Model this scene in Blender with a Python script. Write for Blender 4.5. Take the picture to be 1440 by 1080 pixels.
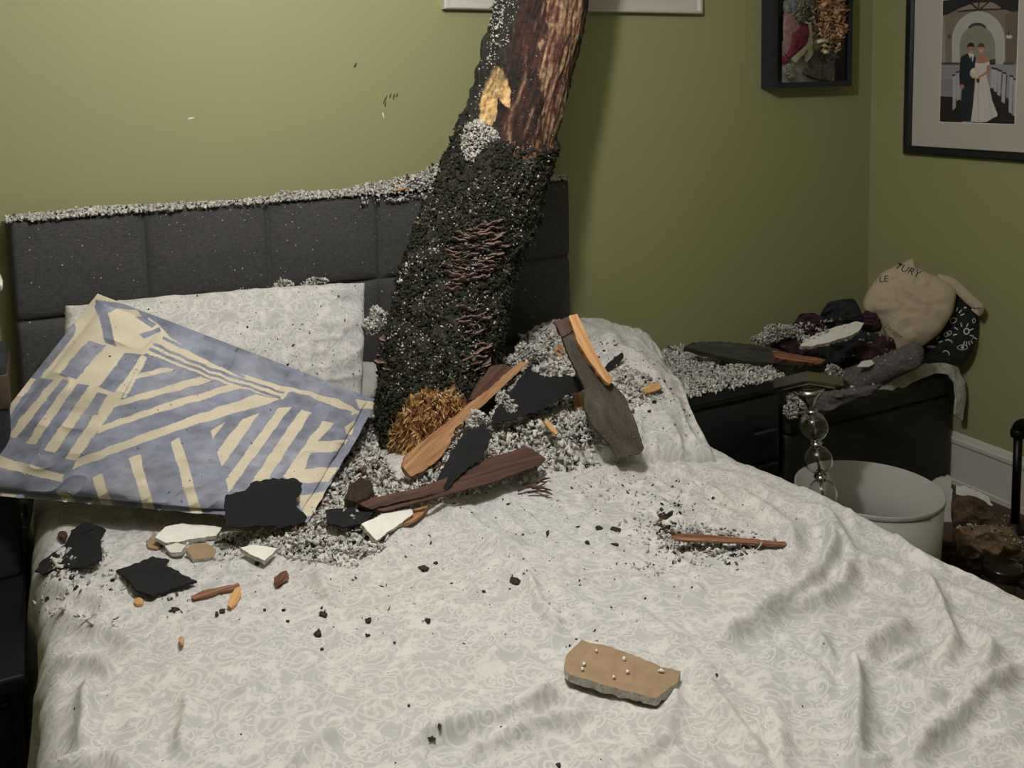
import bpy, bmesh, math, random
import numpy as np
from mathutils import Vector, Matrix
from mathutils.bvhtree import BVHTree

for o in list(bpy.data.objects): bpy.data.objects.remove(o)
SC = bpy.context.scene
COL = SC.collection
random.seed(7); RNG = np.random.default_rng(7)

# ------------------------------------------------------------ camera
YAW, PITCH, ROLL = math.radians(27.18), math.radians(5.80), math.radians(-1.14)
FPX, PX0, PY0 = 1303.9, 720.0, 247.3
CAM = np.array([0.0, -2.6, 1.5])
FW = np.array([math.sin(YAW)*math.cos(PITCH), math.cos(YAW)*math.cos(PITCH), -math.sin(PITCH)])
_r = np.array([math.cos(YAW), -math.sin(YAW), 0.0]); _u = np.cross(_r, FW)
RT = math.cos(ROLL)*_r + math.sin(ROLL)*_u
UP = -math.sin(ROLL)*_r + math.cos(ROLL)*_u
cam = bpy.data.objects.new('camera', bpy.data.cameras.new('camera')); COL.objects.link(cam)
m3 = Matrix([[RT[i], UP[i], -FW[i]] for i in range(3)])
cam.matrix_world = Matrix.Translation(CAM) @ m3.to_4x4()
cam.data.sensor_width = 36.0; cam.data.lens = FPX*36.0/1440.0
cam.data.shift_y = -(540.0-PY0)/1440.0
cam.data.clip_start = 0.02
SC.camera = cam

# ------------------------------------------------------------ world, lights, exposure
SC.view_settings.view_transform = 'Standard'; SC.view_settings.look = 'None'
SC.view_settings.gamma = 1.0; SC.view_settings.use_curve_mapping = False
SC.view_settings.exposure = 0.0
w = bpy.data.worlds.new('world'); SC.world = w; w.use_nodes = True
w.node_tree.nodes['Background'].inputs[0].default_value = (0.9, 0.95, 1.0, 1)
w.node_tree.nodes['Background'].inputs[1].default_value = 0.02

def lamp(name, loc, power, color, radius):
    l = bpy.data.lights.new(name, 'POINT'); l.energy = power; l.color = color; l.shadow_soft_size = radius
    o = bpy.data.objects.new(name, l); o.location = loc; COL.objects.link(o); return o
lamp('ceiling_lamp_light', (0.55, -1.35, 2.25), 54, (1.0, 0.98, 0.945), 0.05)

# ------------------------------------------------------------ picture -> place helpers
def ray(x, y): return FW + RT*((x-PX0)/FPX) - UP*((y-PY0)/FPX)
def on(x, y, ax, v):
    d = ray(x, y); return CAM + d*((v-CAM[ax])/d[ax])
def onpl(x, y, p, n):
    d = ray(x, y); p = np.array(p, float); n = np.array(n, float)
    return CAM + d*(((p-CAM)@n)/(d@n))
def proj(P):
    d = np.asarray(P, float)-CAM; z = d@FW
    return np.stack([PX0+FPX*(d@RT)/z, PY0-FPX*(d@UP)/z], -1)
def depth(P): return float((np.asarray(P)-CAM)@FW)

def inpoly(x, y, poly):
    x = np.asarray(x, float); y = np.asarray(y, float); r = np.zeros(x.shape, bool)
    n = len(poly); j = n-1
    for i in range(n):
        xi, yi = poly[i]; xj, yj = poly[j]
        if yi != yj:
            c = ((yi > y) != (yj > y)) & (x < (xj-xi)*(y-yi)/(yj-yi)+xi); r ^= c
        j = i
    return r
def dpoly(x, y, pts, closed=False):
    """distance to a polyline, and arc position 0..1"""
    x = np.asarray(x, float); y = np.asarray(y, float)
    best = np.full(x.shape, 1e9); tt = np.zeros(x.shape)
    P = list(pts)+([pts[0]] if closed else [])
    L = [math.dist(P[i], P[i+1]) for i in range(len(P)-1)]; T = sum(L); acc = 0
    for i in range(len(P)-1):
        ax, ay = P[i]; bx, by = P[i+1]; dx, dy = bx-ax, by-ay
        t = np.clip(((x-ax)*dx+(y-ay)*dy)/(dx*dx+dy*dy+1e-12), 0, 1)
        d = np.hypot(x-ax-t*dx, y-ay-t*dy); mm = d < best
        best = np.where(mm, d, best); tt = np.where(mm, (acc+t*L[i])/T, tt); acc += L[i]
    return best, tt

def _hash(ix, iy, iz, s):
    h = (ix.astype(np.int64)*374761393 + iy.astype(np.int64)*668265263 + iz.astype(np.int64)*2147483647 + s*974711) & 0xffffffff
    h = ((h ^ (h >> 13))*1274126177) & 0xffffffff
    h = h ^ (h >> 16)
    return (h & 0xffffff)/float(0xffffff)*2-1
def noise(x, y, z=0.0, s=0):
    x = np.asarray(x, float); y = np.asarray(y, float)+np.zeros_like(x); z = np.zeros_like(x)+z
    ix, iy, iz = np.floor(x), np.floor(y), np.floor(z); fx, fy, fz = x-ix, y-iy, z-iz
    fx, fy, fz = [t*t*t*(t*(t*6-15)+10) for t in (fx, fy, fz)]; r = 0
    for a in (0, 1):
        for b in (0, 1):
            for c in (0, 1):
                r = r + _hash(ix+a, iy+b, iz+c, s)*(fx if a else 1-fx)*(fy if b else 1-fy)*(fz if c else 1-fz)
    return r
def fbm(x, y, z=0.0, o=3, s=0):
    r = 0; a = 1.0
    for i in range(o):
        r = r + a*noise(np.asarray(x)*2**i, np.asarray(y)*2**i, np.asarray(z)*2**i, s+i*17); a *= .5
    return r

# ------------------------------------------------------------ object helpers
def tag(o, label=None, cat=None, group=None, kind=None):
    if label: o['label'] = label
    if cat: o['category'] = cat
    if group: o['group'] = group
    if kind: o['kind'] = kind
    return o
def empty(name, loc=(0, 0, 0), label=None, cat=None, group=None):
    o = bpy.data.objects.new(name, None); o.empty_display_size = .05
    o.location = loc; COL.objects.link(o); return tag(o, label, cat, group)
def put(name, me, mat, parent=None, smooth=True, loc=None):
    if mat is not None and not len(me.materials): me.materials.append(mat)
    if smooth: me.polygons.foreach_set('use_smooth', [True]*len(me.polygons))
    o = bpy.data.objects.new(name, me); COL.objects.link(o)
    if loc is not None: o.location = loc
    if parent is not None:
        o.parent = parent
        if loc is None: o.matrix_parent_inverse = Matrix.Translation(-parent.location)
    return o
def mesh(V, F):
    me = bpy.data.meshes.new('m'); me.from_pydata([tuple(map(float, v)) for v in V], [], [tuple(map(int, f)) for f in F]); me.update(); return me
def fast(V, F):
    """numpy verts + same-size faces"""
    V = np.asarray(V, np.float32); F = np.asarray(F, np.int32); k = F.shape[1]
    me = bpy.data.meshes.new('m'); me.vertices.add(len(V)); me.vertices.foreach_set('co', V.ravel())
    me.loops.add(F.size); me.loops.foreach_set('vertex_index', F.ravel())
    me.polygons.add(len(F)); me.polygons.foreach_set('loop_start', np.arange(0, F.size, k, dtype=np.int32))
    try: me.polygons.foreach_set('loop_total', np.full(len(F), k, np.int32))
    except Exception: pass
    me.update(calc_edges=True); me.validate(); return me
def grid(P):
    """P: (n,m,3) -> mesh with n*m verts"""
    n, m = P.shape[:2]; i = np.arange(n-1)[:, None]*m+np.arange(m-1)[None]
    F = np.stack([i, i+1, i+m+1, i+m], -1).reshape(-1, 4)
    return fast(P.reshape(-1, 3), F)
def setcol(me, C, name='tint'):
    a = me.color_attributes.new(name, 'FLOAT_COLOR', 'POINT')
    C = np.asarray(C, np.float32)
    if C.shape[-1] == 3: C = np.concatenate([C, np.ones(C.shape[:-1]+(1,), np.float32)], -1)
    a.data.foreach_set('color', C.ravel())
def setuv(me, UV):
    uv = me.uv_layers.new(name='uv'); li = np.zeros(len(me.loops), np.int32); me.loops.foreach_get('vertex_index', li)
    uv.data.foreach_set('uv', np.asarray(UV, np.float32)[li].ravel())
def box(x0, x1, y0, y1, z0, z1, bev=0.0, seg=2):
    bm = bmesh.new(); bmesh.ops.create_cube(bm, size=1)
    for v in bm.verts: v.co = Vector(((x0+x1)/2+v.co.x*(x1-x0), (y0+y1)/2+v.co.y*(y1-y0), (z0+z1)/2+v.co.z*(z1-z0)))
    if bev: bmesh.ops.bevel(bm, geom=list(bm.edges), offset=bev, segments=seg, profile=.5, affect='EDGES')
    me = bpy.data.meshes.new('m'); bm.to_mesh(me); bm.free(); return me
def lathe(prof, seg=48, base=(0, 0, 0), axis=(0, 0, 1), closed=False):
    ax = Vector(axis).normalized(); q = Vector((0, 0, 1)).rotation_difference(ax).to_matrix(); V = []; F = []
    for r, h in prof:
        for k in range(seg):
            a = 2*math.pi*k/seg; V.append(Vector(base)+q@Vector((r*math.cos(a), r*math.sin(a), h)))
    n = len(prof)
    for i in range(n-1 if not closed else n):
        for k in range(seg):
            j = (k+1) % seg; i2 = (i+1) % n
            F.append((i*seg+k, i*seg+j, i2*seg+j, i2*seg+k))
    return mesh(V, F)
def tube(pts, rad, seg=12):
    """round tube with capped ends along 3-D points, rad scalar or list"""
    pts = [Vector(map(float, p)) for p in pts]; n = len(pts)
    R = rad if hasattr(rad, '__len__') else [rad]*n
    V = []; F = []; prev = None
    for i, p in enumerate(pts):
        t = (pts[min(i+1, n-1)]-pts[max(i-1, 0)]).normalized()
        a = Vector((0, 0, 1)) if abs(t.z) < .9 else Vector((1, 0, 0))
        if prev is not None: a = prev
        s = t.cross(a).normalized(); b = s.cross(t).normalized(); prev = b
        for k in range(seg):
            q = 2*math.pi*k/seg; V.append(p+(s*math.cos(q)+b*math.sin(q))*R[i])
    for i in range(n-1):
        for k in range(seg):
            j = (k+1) % seg; F.append((i*seg+k, i*seg+j, (i+1)*seg+j, (i+1)*seg+k))
    F.append(tuple(range(seg))[::-1]); F.append(tuple((n-1)*seg+k for k in range(seg)))
    return mesh(V, F)

# ------------------------------------------------------------ material helpers
def M(name, col, rough=.6, metal=0.0, **kw):
    m = bpy.data.materials.new(name); m.use_nodes = True
    b = m.node_tree.nodes['Principled BSDF']
    b.inputs['Base Color'].default_value = (*col, 1); b.inputs['Roughness'].default_value = rough
    b.inputs['Metallic'].default_value = metal
    for k, v in kw.items(): b.inputs[k.replace('_', ' ')].default_value = v
    return m
class N:
    def __init__(s, m): s.nt = m.node_tree; s.b = s.nt.nodes['Principled BSDF']
    def add(s, t, **kw):
        n = s.nt.nodes.new(t)
        for k, v in kw.items():
            if k.startswith('i_'):
                kk = k[2:].replace('_', ' '); n.inputs[int(kk) if kk.isdigit() else kk].default_value = v
            else: setattr(n, k, v)
        return n
    def ln(s, a, b): s.nt.links.new(a, b)
    def coord(s, kind='Object'): return s.add('ShaderNodeTexCoord').outputs[kind]
    def mapping(s, v, scale=(1, 1, 1), rot=(0, 0, 0)):
        n = s.add('ShaderNodeMapping'); n.inputs['Scale'].default_value = scale; n.inputs['Rotation'].default_value = rot
        s.ln(v, n.inputs[0]); return n.outputs[0]
    def noise(s, v, sc=5, det=4, rough=.55, dist=0, out='Fac'):
        n = s.add('ShaderNodeTexNoise'); n.inputs['Scale'].default_value = sc; n.inputs['Detail'].default_value = det
        n.inputs['Roughness'].default_value = rough; n.inputs['Distortion'].default_value = dist
        if v is not None: s.ln(v, n.inputs['Vector'])
        return n.outputs[out]
    def ramp(s, f, stops):
        n = s.add('ShaderNodeValToRGB'); e = n.color_ramp.elements
        while len(e) < len(stops): e.new(.5)
        for q, (p, c) in zip(e, stops):
            q.position = p; q.color = (*(c if hasattr(c, '__len__') else (c,)*3), 1)
        s.ln(f, n.inputs[0]); return n.outputs[0]
    def mix(s, f, a, b, mode='MIX'):
        n = s.add('ShaderNodeMix'); n.data_type = 'RGBA'; n.blend_type = mode
        for v, k in ((f, 0), (a, 6), (b, 7)):
            if isinstance(v, (int, float)): n.inputs[k].default_value = v
            elif isinstance(v, tuple): n.inputs[k].default_value = (*v, 1)
            else: s.ln(v, n.inputs[k])
        return n.outputs[2]
    def math(s, op, a, b=0.0, c=None):
        n = s.add('ShaderNodeMath'); n.operation = op
        for i, v in enumerate((a, b) if c is None else (a, b, c)):
            if isinstance(v, (int, float)): n.inputs[i].default_value = v
            else: s.ln(v, n.inputs[i])
        return n.outputs[0]
    def bump(s, h, st=.3, dist=.002):
        n = s.add('ShaderNodeBump'); n.inputs['Strength'].default_value = st; n.inputs['Distance'].default_value = dist
        s.ln(h, n.inputs['Height']); s.ln(n.outputs[0], s.b.inputs['Normal'])
    def color(s, c): s.ln(c, s.b.inputs['Base Color'])
    def attr(s, name='tint'):
        return s.add('ShaderNodeVertexColor', layer_name=name).outputs[0]

def noisy(name, c1, c2, rough=.7, sc=20, bump=.3, bd=.002, stretch=(1, 1, 1), det=6, metal=0.0, **kw):
    m = M(name, c1, rough, metal, **kw); n = N(m); v = n.mapping(n.coord(), stretch)
    f = n.noise(v, sc, det); n.color(n.ramp(f, [(.35, c1), (.65, c2)])); n.bump(n.noise(v, sc*2.5, det), bump, bd); return m
def tinted(name, rough=.8, bump=.3, bd=.002, sc=150, var=.25, **kw):
    """colour from the mesh's own tint attribute with procedural grain"""
    m = M(name, (1, 1, 1), rough, **kw); n = N(m); f = n.noise(n.coord(), sc, 5)
    c = n.mix(1.0, n.attr(), n.ramp(f, [(.3, 1-var), (.7, 1+var)]), 'MULTIPLY'); n.color(c); n.bump(f, bump, bd); return m

# ------------------------------------------------------------ materials
def wall_mat():
    m = M('sage green wall paint', (.37, .36, .185), .6); n = N(m); v = n.coord()
    f = n.noise(v, 2.5, 3); n.color(n.mix(f, (.315, .313, .146), (.338, .333, .160)))
    n.bump(n.noise(v, 220, 3), .12, .001); return m
MW = wall_mat()
def trimmat():
    m = M('white trim paint', (.62, .58, .52), .4); n = N(m); n.bump(n.noise(n.coord(), 60, 3), .1, .001); return m
MTRIM = trimmat()
MCEIL = M('ceiling paint', (.75, .73, .68), .8)
def floor_mat():
    m = M('brown wood floor', (.08, .04, .02), .4); n = N(m); v = n.coord()
    br = n.add('ShaderNodeTexBrick'); br.inputs['Scale'].default_value = 1.0; br.inputs['Brick Width'].default_value = .9
    br.inputs['Row Height'].default_value = .07; br.inputs['Mortar Size'].default_value = .0015
    br.inputs['Color1'].default_value = (.10, .05, .025, 1); br.inputs['Color2'].default_value = (.06, .03, .015, 1); br.inputs['Mortar'].default_value = (.01, .006, .004, 1)
    n.ln(n.mapping(v, (1, 1, 1), (0, 0, math.pi/2)), br.inputs['Vector'])
    g = n.noise(n.mapping(v, (40, 3, 1)), 3, 5); n.color(n.mix(.5, br.outputs[0], n.mix(1.0, br.outputs[0], g, 'MULTIPLY'))); return m
MFLOOR = floor_mat()

def paisley(name, kind='Object', scale=1.0, c_hi=(.70, .68, .645), c_lo=(.49, .482, .47)):
    m = M(name, c_hi, .85); n = N(m); v = n.mapping(n.coord(kind), (scale, scale, scale))
    wob = n.add('ShaderNodeVectorMath', operation='SCALE'); n.ln(n.noise(v, 9, 2, out='Color'), wob.inputs[0]); wob.inputs[3].default_value = .05
    vv = n.add('ShaderNodeVectorMath', operation='ADD'); n.ln(v, vv.inputs[0]); n.ln(wob.outputs[0], vv.inputs[1]); vv = vv.outputs[0]
    def swirl(sc, k, rmax, ph):
        vo = n.add('ShaderNodeTexVoronoi', voronoi_dimensions='2D'); vo.inputs['Scale'].default_value = sc; n.ln(vv, vo.inputs['Vector'])
        d = n.add('ShaderNodeVectorMath', operation='SUBTRACT'); n.ln(vv, d.inputs[0]); n.ln(vo.outputs['Position'], d.inputs[1])
        s = n.add('ShaderNodeSeparateXYZ'); n.ln(d.outputs[0], s.inputs[0])
        ang = n.math('ARCTAN2', s.outputs[1], s.outputs[0])
        r = n.math('MULTIPLY', vo.outputs['Distance'], k)
        w = n.math('SINE', n.math('ADD', n.math('ADD', ang, r), ph))
        mask = n.ramp(vo.outputs['Distance'], [(rmax*.8, 1), (rmax, 0)])
        return w, mask, vo
    w1, k1, v1 = swirl(13, 26, .62, 0.3)
    w2, k2, v2 = swirl(28, 20, .6, 1.3)
    e = n.add('ShaderNodeTexVoronoi', voronoi_dimensions='2D', feature='DISTANCE_TO_EDGE'); e.inputs['Scale'].default_value = 19; n.ln(vv, e.inputs['Vector'])
    edge = n.ramp(e.outputs['Distance'], [(.015, .7), (.05, 0)])
    l1 = n.math('MULTIPLY', n.ramp(w1, [(.25, 0), (.8, 1)]), k1)
    l2 = n.math('MULTIPLY', n.ramp(w2, [(.3, 0), (.8, 1)]), k2)
    big = n.ramp(n.noise(vv, 8, 1), [(.47, 0), (.53, 1)])
    lines = n.math('MAXIMUM', n.math('MULTIPLY', l1, .55), n.math('MULTIPLY', n.math('MULTIPLY', l2, .8), big))
    f = n.math('MAXIMUM', lines, n.math('MULTIPLY', edge, n.math('ADD', n.math('MULTIPLY', big, -.5), .9)))
    f = n.math('MAXIMUM', f, n.math('MULTIPLY', n.ramp(n.noise(vv, 30, 4, .65), [(.50, 0), (.60, 1)]), .85))
    tone = n.ramp(n.noise(v, 2.2, 3), [(.3, (.97, .97, .99)), (.7, (1.03, 1.01, .98))])
    n.color(n.mix(1.0, n.mix(f, c_lo, c_hi), tone, 'MULTIPLY'))
    wv = n.noise(n.mapping(v, (1, 1, 1)), 420, 2); n.bump(n.math('ADD', n.math('MULTIPLY', wv, .5), n.noise(v, 40, 4)), .35, .0018); return m
MPAIS = paisley('cream paisley cotton', 'UV', 1.3)
MPAISP = paisley('cream paisley pillow cotton', 'UV', 1.3)

def headboard_mat():
    m = M('charcoal woven upholstery', (.05, .05, .052), .9); n = N(m); v = n.coord()
    a = n.noise(n.mapping(v, (60, 60, 900)), 1, 3); b = n.noise(n.mapping(v, (900, 900, 60)), 1, 3)
    f = n.math('ADD', n.math('MULTIPLY', a, .6), n.math('MULTIPLY', b, .4))
    n.color(n.ramp(f, [(.38, (.034, .034, .035)), (.62, (.098, .095, .092))])); n.bump(f, .4, .001); return m
MHEAD = headboard_mat()
MBLACK = noisy('black lacquered wood', (.006, .007, .009), (.011, .012, .014), .35, 8, .05)
MCHEST = noisy('dark green black leatherette', (.009, .011, .007), (.014, .017, .010), .6, 30, .35, .002)
MDARKBASE = noisy('black bed frame fabric', (.008, .008, .009), (.014, .014, .015), .9, 60, .2)
MMATT = noisy('pale mattress ticking', (.5, .48, .45), (.58, .56, .52), .9, 40, .2)
MFLUFF = tinted('blown insulation', .95, .6, .002, 500, .25)
MSHING = noisy('black asphalt shingle', (.004, .0042, .005), (.013, .014, .016), .9, 240, .9, .002)
MGYP = noisy('white gypsum face', (.68, .66, .6), (.76, .73, .66), .8, 60, .15)
MGYPC = noisy('crumbly gypsum core', (.42, .38, .33), (.70, .66, .58), .95, 160, .9, .003)
MKRAFT = noisy('tan kraft paper face', (.30, .205, .115), (.36, .25, .145), .85, 50, .2)
MBARK = tinted('mossy bark', .92, .9, .006, 70, .6)
MFUNG = tinted('bracket fungus', .8, .4, .001, 400, .3)
MSPL = tinted('splintered wood', .7, .5, .002, 120, .3)
def woodmat(name, c1, c2, c3, ax=(1, 1, 1), rough=.65):
    m = M(name, c1, rough); n = N(m); v = n.mapping(n.coord(), ax)
    f = n.noise(v, 1.0, 8, .65, .4); n.color(n.ramp(f, [(.3, c1), (.5, c2), (.72, c3)])); n.bump(f, .7, .004); return m
MCHROME = M('polished chrome', (.62, .62, .6), .12, 1.0)
MNICK = M('brushed nickel plate', (.34, .33, .29), .32, 1.0)
MGLASS = M('clear crystal glass', (1, 1, 1), .02, 0, IOR=1.47, Transmission_Weight=1.0)
MPANE = M('picture glass', (1, 1, 1), .03, 0, IOR=1.45, Transmission_Weight=1.0)
MPIPE = noisy('black iron pipe', (.006, .006, .006), (.014, .013, .012), .38, 40, .2, metal=.6)
def shade_mat():
    m = M('linen lamp shade', (.42, .40, .36), .85, 0); n = N(m); v = n.coord()
    f = n.noise(n.mapping(v, (90, 90, 90)), 4, 3); n.color(n.ramp(f, [(.3, (.40, .385, .35)), (.7, (.47, .45, .41))])); n.bump(f, .2, .001); return m
MSHADE = shade_mat()
MINT = tinted('printed cotton', .85, .3, .001, 500, .07)
MPRINT = tinted('photographic print', .45, .0, .001, 500, .03)
MMAT = M('cream picture mat', (.50, .455, .40), .9)
MFRAME = noisy('black frame wood', (.006, .007, .009), (.010, .012, .014), .35, 30, .1)
MBOXF = noisy('blue black shadow box', (.012, .017, .022), (.018, .024, .03), .45, 30, .1)
MBURG = noisy('burgundy knit', (.022, .006, .010), (.055, .014, .022), .9, 90, .5, .003)
MBLKC = noisy('black cotton cloth', (.006, .007, .008), (.016, .018, .020), .9, 50, .5, .003)
MGREYC = noisy('dark grey fleece blanket', (.075, .065, .062), (.14, .125, .118), .95, 120, .6, .003)
MPALEC = noisy('pale woven runner', (.36, .35, .31), (.56, .54, .49), .95, 90, .5, .003)
MCANV = noisy('natural canvas', (.45, .36, .25), (.52, .42, .30), .9, 30, .5, .003)
MINK = M('black ink', (.015, .015, .015), .8)
MWHITEP = M('white print ink', (.6, .6, .58), .8)

# ============================================================ THE SETTING
XR = 2.927
def struct(name, me, mat): return tag(put(name, me, mat, smooth=False), kind='structure')
XL, YF, ZC = -1.9, -4.2, 2.55
struct('floor', box(XL, XR, YF, 0, -.06, 0), MFLOOR)
struct('wall_back', box(XL-.1, XR+.1, 0, .12, -.06, ZC+.06), MW)
struct('wall_right', box(XR, XR+.12, YF, 0, -.06, ZC+.06), MW)
struct('wall_left', box(XL-.12, XL, YF, 0, -.06, ZC+.06), MW)
struct('wall_front', box(XL-.1, XR+.1, YF-.12, YF, -.06, ZC+.06), MW)
def ceiling():
    hx0, hx1, hy0, hy1 = 1.15, 1.75, -.62, -.05; V = []; F = []
    for (a, b, c, d) in ((XL, hx0, YF, 0), (hx1, XR, YF, 0), (hx0, hx1, YF, hy0), (hx0, hx1, hy1, 0)):
        k = len(V); V += [(a, c, ZC), (b, c, ZC), (b, d, ZC), (a, d, ZC), (a, c, ZC+.05), (b, c, ZC+.05), (b, d, ZC+.05), (a, d, ZC+.05)]
        F += [(k, k+3, k+2, k+1), (k+4, k+5, k+6, k+7), (k, k+1, k+5, k+4), (k+1, k+2, k+6, k+5), (k+2, k+3, k+7, k+6), (k+3, k, k+4, k+7)]
    struct('ceiling', mesh(V, F), MCEIL)
ceiling()
def baseboard(name, side):
    prof = [(0, 0), (.020, 0), (.020, .018), (.014, .020), (.014, .150), (.017, .153), (.020, .158), (.020, .170), (.013, .176), (.010, .184), (.006, .191), (0, .193)]
    V = []; F = []
    n = len(prof)
    for t in (0, 1):
        for d, z in prof:
            V.append((XR-d, [YF, -.0][t], z) if side == 'right' else ([XL, XR-.02][t], -d, z))
    for i in range(n-1): F.append((i, i+1, n+i+1, n+i) if side == 'right' else (i, n+i, n+i+1, i+1))
    F.append(tuple(range(n))); F.append(tuple(range(n, 2*n)))
    struct(name, mesh(V, F), MTRIM)
baseboard('baseboard_right', 'right'); baseboard('baseboard_back', 'back')
# window above the headboard: only its bottom casing reaches into the photo
def window():
    x0, x1, z0, z1 = 1.108, 2.078, 1.720, 2.45
    w = empty('window_1', ((x0+x1)/2, 0, z0)); w['kind'] = 'structure'
    V = []; F = []
    prof = [(0, 0), (.0, -.022), (.006, -.026), (.014, -.026), (.020, -.016), (.075, -.016), (.082, -.028), (.092, -.028), (.098, -.006)]
    for d, y in prof:
        for (x, z) in ((x0+d, z0+d*.62), (x1-d, z0+d*.62), (x1-d, z1-d), (x0+d, z1-d)): V.append((x, y, z))
    for i in range(len(prof)-1):
        for k in range(4): F.append((i*4+k, i*4+(k+1) % 4, (i+1)*4+(k+1) % 4, (i+1)*4+k))
    f = put('window_frame', mesh(V, F), MTRIM, w, smooth=False)
    d = .098
    put('window_pane', box(x0+d, x1-d, -.008, -.002, z0+d*.62, z1-d), M('frosted window pane', (.50, .50, .44), .25), w, smooth=False)
window()

# ============================================================ BED
BX0, BX1 = -.045, 1.465
bed = empty('bed', (.72, -1.1, 0), 'upholstered bed with dark grey tufted fabric headboard, its mattress covered by the comforter', 'bed')
def headboard():
    x0, x1, zt = -.078, 1.503, 1.196; nx, nz = 420, 240
    X = np.linspace(0, 1, nx); Z = np.linspace(0, 1, nz)
    XX, ZZ = np.meshgrid(x0+X*(x1-x0), .30+Z*(zt-.30), indexing='ij')
    cx = [x0, .232, .545, .858, 1.178, x1]; cz = [.30, .684, .941, zt]
    du = np.full(XX.shape, 9.0); dv = np.full(XX.shape, 9.0)
    for a in cx: du = np.minimum(du, np.abs(XX-a))
    for a in cz: dv = np.minimum(dv, np.abs(ZZ-a))
    f = lambda d: 1-np.exp(-d/.010)
    g = lambda d: np.clip(d/.13, 0, 1)**.5
    Y = -.078 - .012*f(du)*f(dv) - .012*g(du)*g(dv) + .0015*fbm(XX*9, ZZ*9, 0, 3)
    e = np.minimum(np.minimum(XX-x0, x1-XX), zt-ZZ); Y = Y + .035*np.clip(1-e/.018, 0, 1)**2
    top = (ZZ > zt-1e-4); V = np.stack([XX, Y, ZZ], -1)
    # close the sides back to the frame
    back = V.copy(); L = []
    me = grid(V)
    bm = bmesh.new(); bm.from_mesh(me)
    be = [q for q in bm.edges if q.is_boundary]
    r = bmesh.ops.extrude_edge_only(bm, edges=be)
    for v in [q for q in r['geom'] if isinstance(q, bmesh.types.BMVert)]: v.co.y = -.018
    be = [q for q in bm.edges if q.is_boundary]; bmesh.ops.edgeloop_fill(bm, edges=be)
    bmesh.ops.recalc_face_normals(bm, faces=bm.faces); bm.to_mesh(me); bm.free()
    put('headboard', me, MHEAD, bed)
headboard()
put('mattress', box(BX0+.02, BX1-.02, -2.15, -.13, .34, .575, .05, 4), MMATT, bed)
put('bed_frame', box(BX0+.03, BX1-.03, -2.17, -.10, .06, .34, .015), MDARKBASE, bed)
for lx, ly in ((.02, -.2), (1.40, -.2), (.02, -2.1), (1.40, -2.1)):
    put('leg', box(lx-.03, lx+.03, ly-.03, ly+.03, 0, .07), MBLACK, bed)

# ---- comforter: one cloth over the mattress, folds laid where the photo shows them
def PW(pts, z=.62): return [tuple(on(x, y, 2, z)[:2]) for x, y in pts]
FOLDS = [  # picture polyline, height, width(m), skew
 ([(560,1062),(640,1036),(700,1022),(745,998),(800,972)], .022, .016),
 ([(640,1082),(700,1050),(745,1028),(800,1014),(840,1006)], .018, .014),
 ([(985,928),(1020,902),(1060,884),(1110,852),(1150,815),(1172,770),(1168,725)], .030, .018),
 ([(1110,870),(1150,850),(1185,822),(1192,785)], .022, .018),
 ([(968,925),(945,905),(905,872),(860,850)], .010, .016),
 ([(975,935),(1000,975),(1018,1000),(1050,1040),(1090,1090)], .014, .020),
 ([(955,950),(946,990),(942,1040)], .010, .018),
 ([(880,1090),(925,1055),(950,1035)], .012, .012),
 ([(1197,915),(1204,960),(1208,1010),(1206,1090)], .026, .016),
 ([(1205,922),(1235,900),(1285,872)], .020, .018),
 ([(1262,1085),(1310,1040),(1360,1000),(1400,968),(1445,930)], .022, .014),
 ([(1215,1085),(1260,1050),(1290,1035)], .012, .012),
 ([(1300,792),(1318,840),(1330,875),(1342,905),(1325,928),(1300,935)], .022, .017),
 ([(1335,870),(1370,885),(1394,912),(1385,945),(1355,975)], .020, .017),
 ([(1245,938),(1290,920),(1320,910)], .012, .010),
 ([(1270,940),(1290,965),(1340,985)], .012, .014),
 ([(1145,895),(1170,935),(1182,950)], .012, .012),
 ([(1070,920),(1110,925),(1150,950),(1180,985)], .010, .014),
 ([(1075,985),(1095,1030),(1105,1080)], .010, .016),
 ([(742,800),(762,850),(780,890),(790,915)], .012, .012),
 ([(430,790),(450,815),(468,850),(480,862)], .010, .018),
 ([(545,735),(600,720),(660,735),(700,760),(730,800)], .012, .03),
 ([(48,812),(100,830),(150,842),(185,842)], .015, .014),
 ([(46,852),(100,868),(160,884),(215,905)], .017, .016),
 ([(50,925),(110,930),(180,935)], .020, .016),
 ([(118,945),(120,1000),(128,1062)], .018, .014),
 ([(258,985),(262,1020),(270,1060)], .012, .014),
 ([(60,1072),(120,1072),(200,1078)], .016, .016),
 ([(330,975),(370,960),(410,938)], .008, .012),
 ([(1250,745),(1290,775),(1340,800)], .012, .014),
 ([(1000,665),(1060,700),(1110,745),(1125,790)], .014, .022),
 ([(860,690),(920,705),(970,740)], .012, .02),
 ([(940,800),(975,830),(1000,845)], .010, .010),
 ([(640,940),(700,925),(770,895)], .008, .02),
 ([(800,690),(830,670),(905,655),(985,672),(1050,712)], .012, .016),
 ([(1130,700),(1180,740),(1200,790),(1190,830)], .014, .02),
 ([(400,1090),(450,1050),(480,1030)], .012, .016),
]
FW_ = [(PW(p), h, wd) for p, h, wd in FOLDS]
HEAPS = []  # world gaussians x,y,sx,sy,h
def heap(px, py, sx, sy, h, z=.64): p = on(px, py, 2, z); HEAPS.append((p[0], p[1], sx, sy, h))
heap(600, 650, .17, .13, .040); heap(700, 650, .14, .13, .050); heap(520, 735, .10, .08, .022)
heap(800, 620, .13, .10, .040); heap(540, 600, .10, .12, .03); heap(420, 740, .10, .05, .012)
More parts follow.
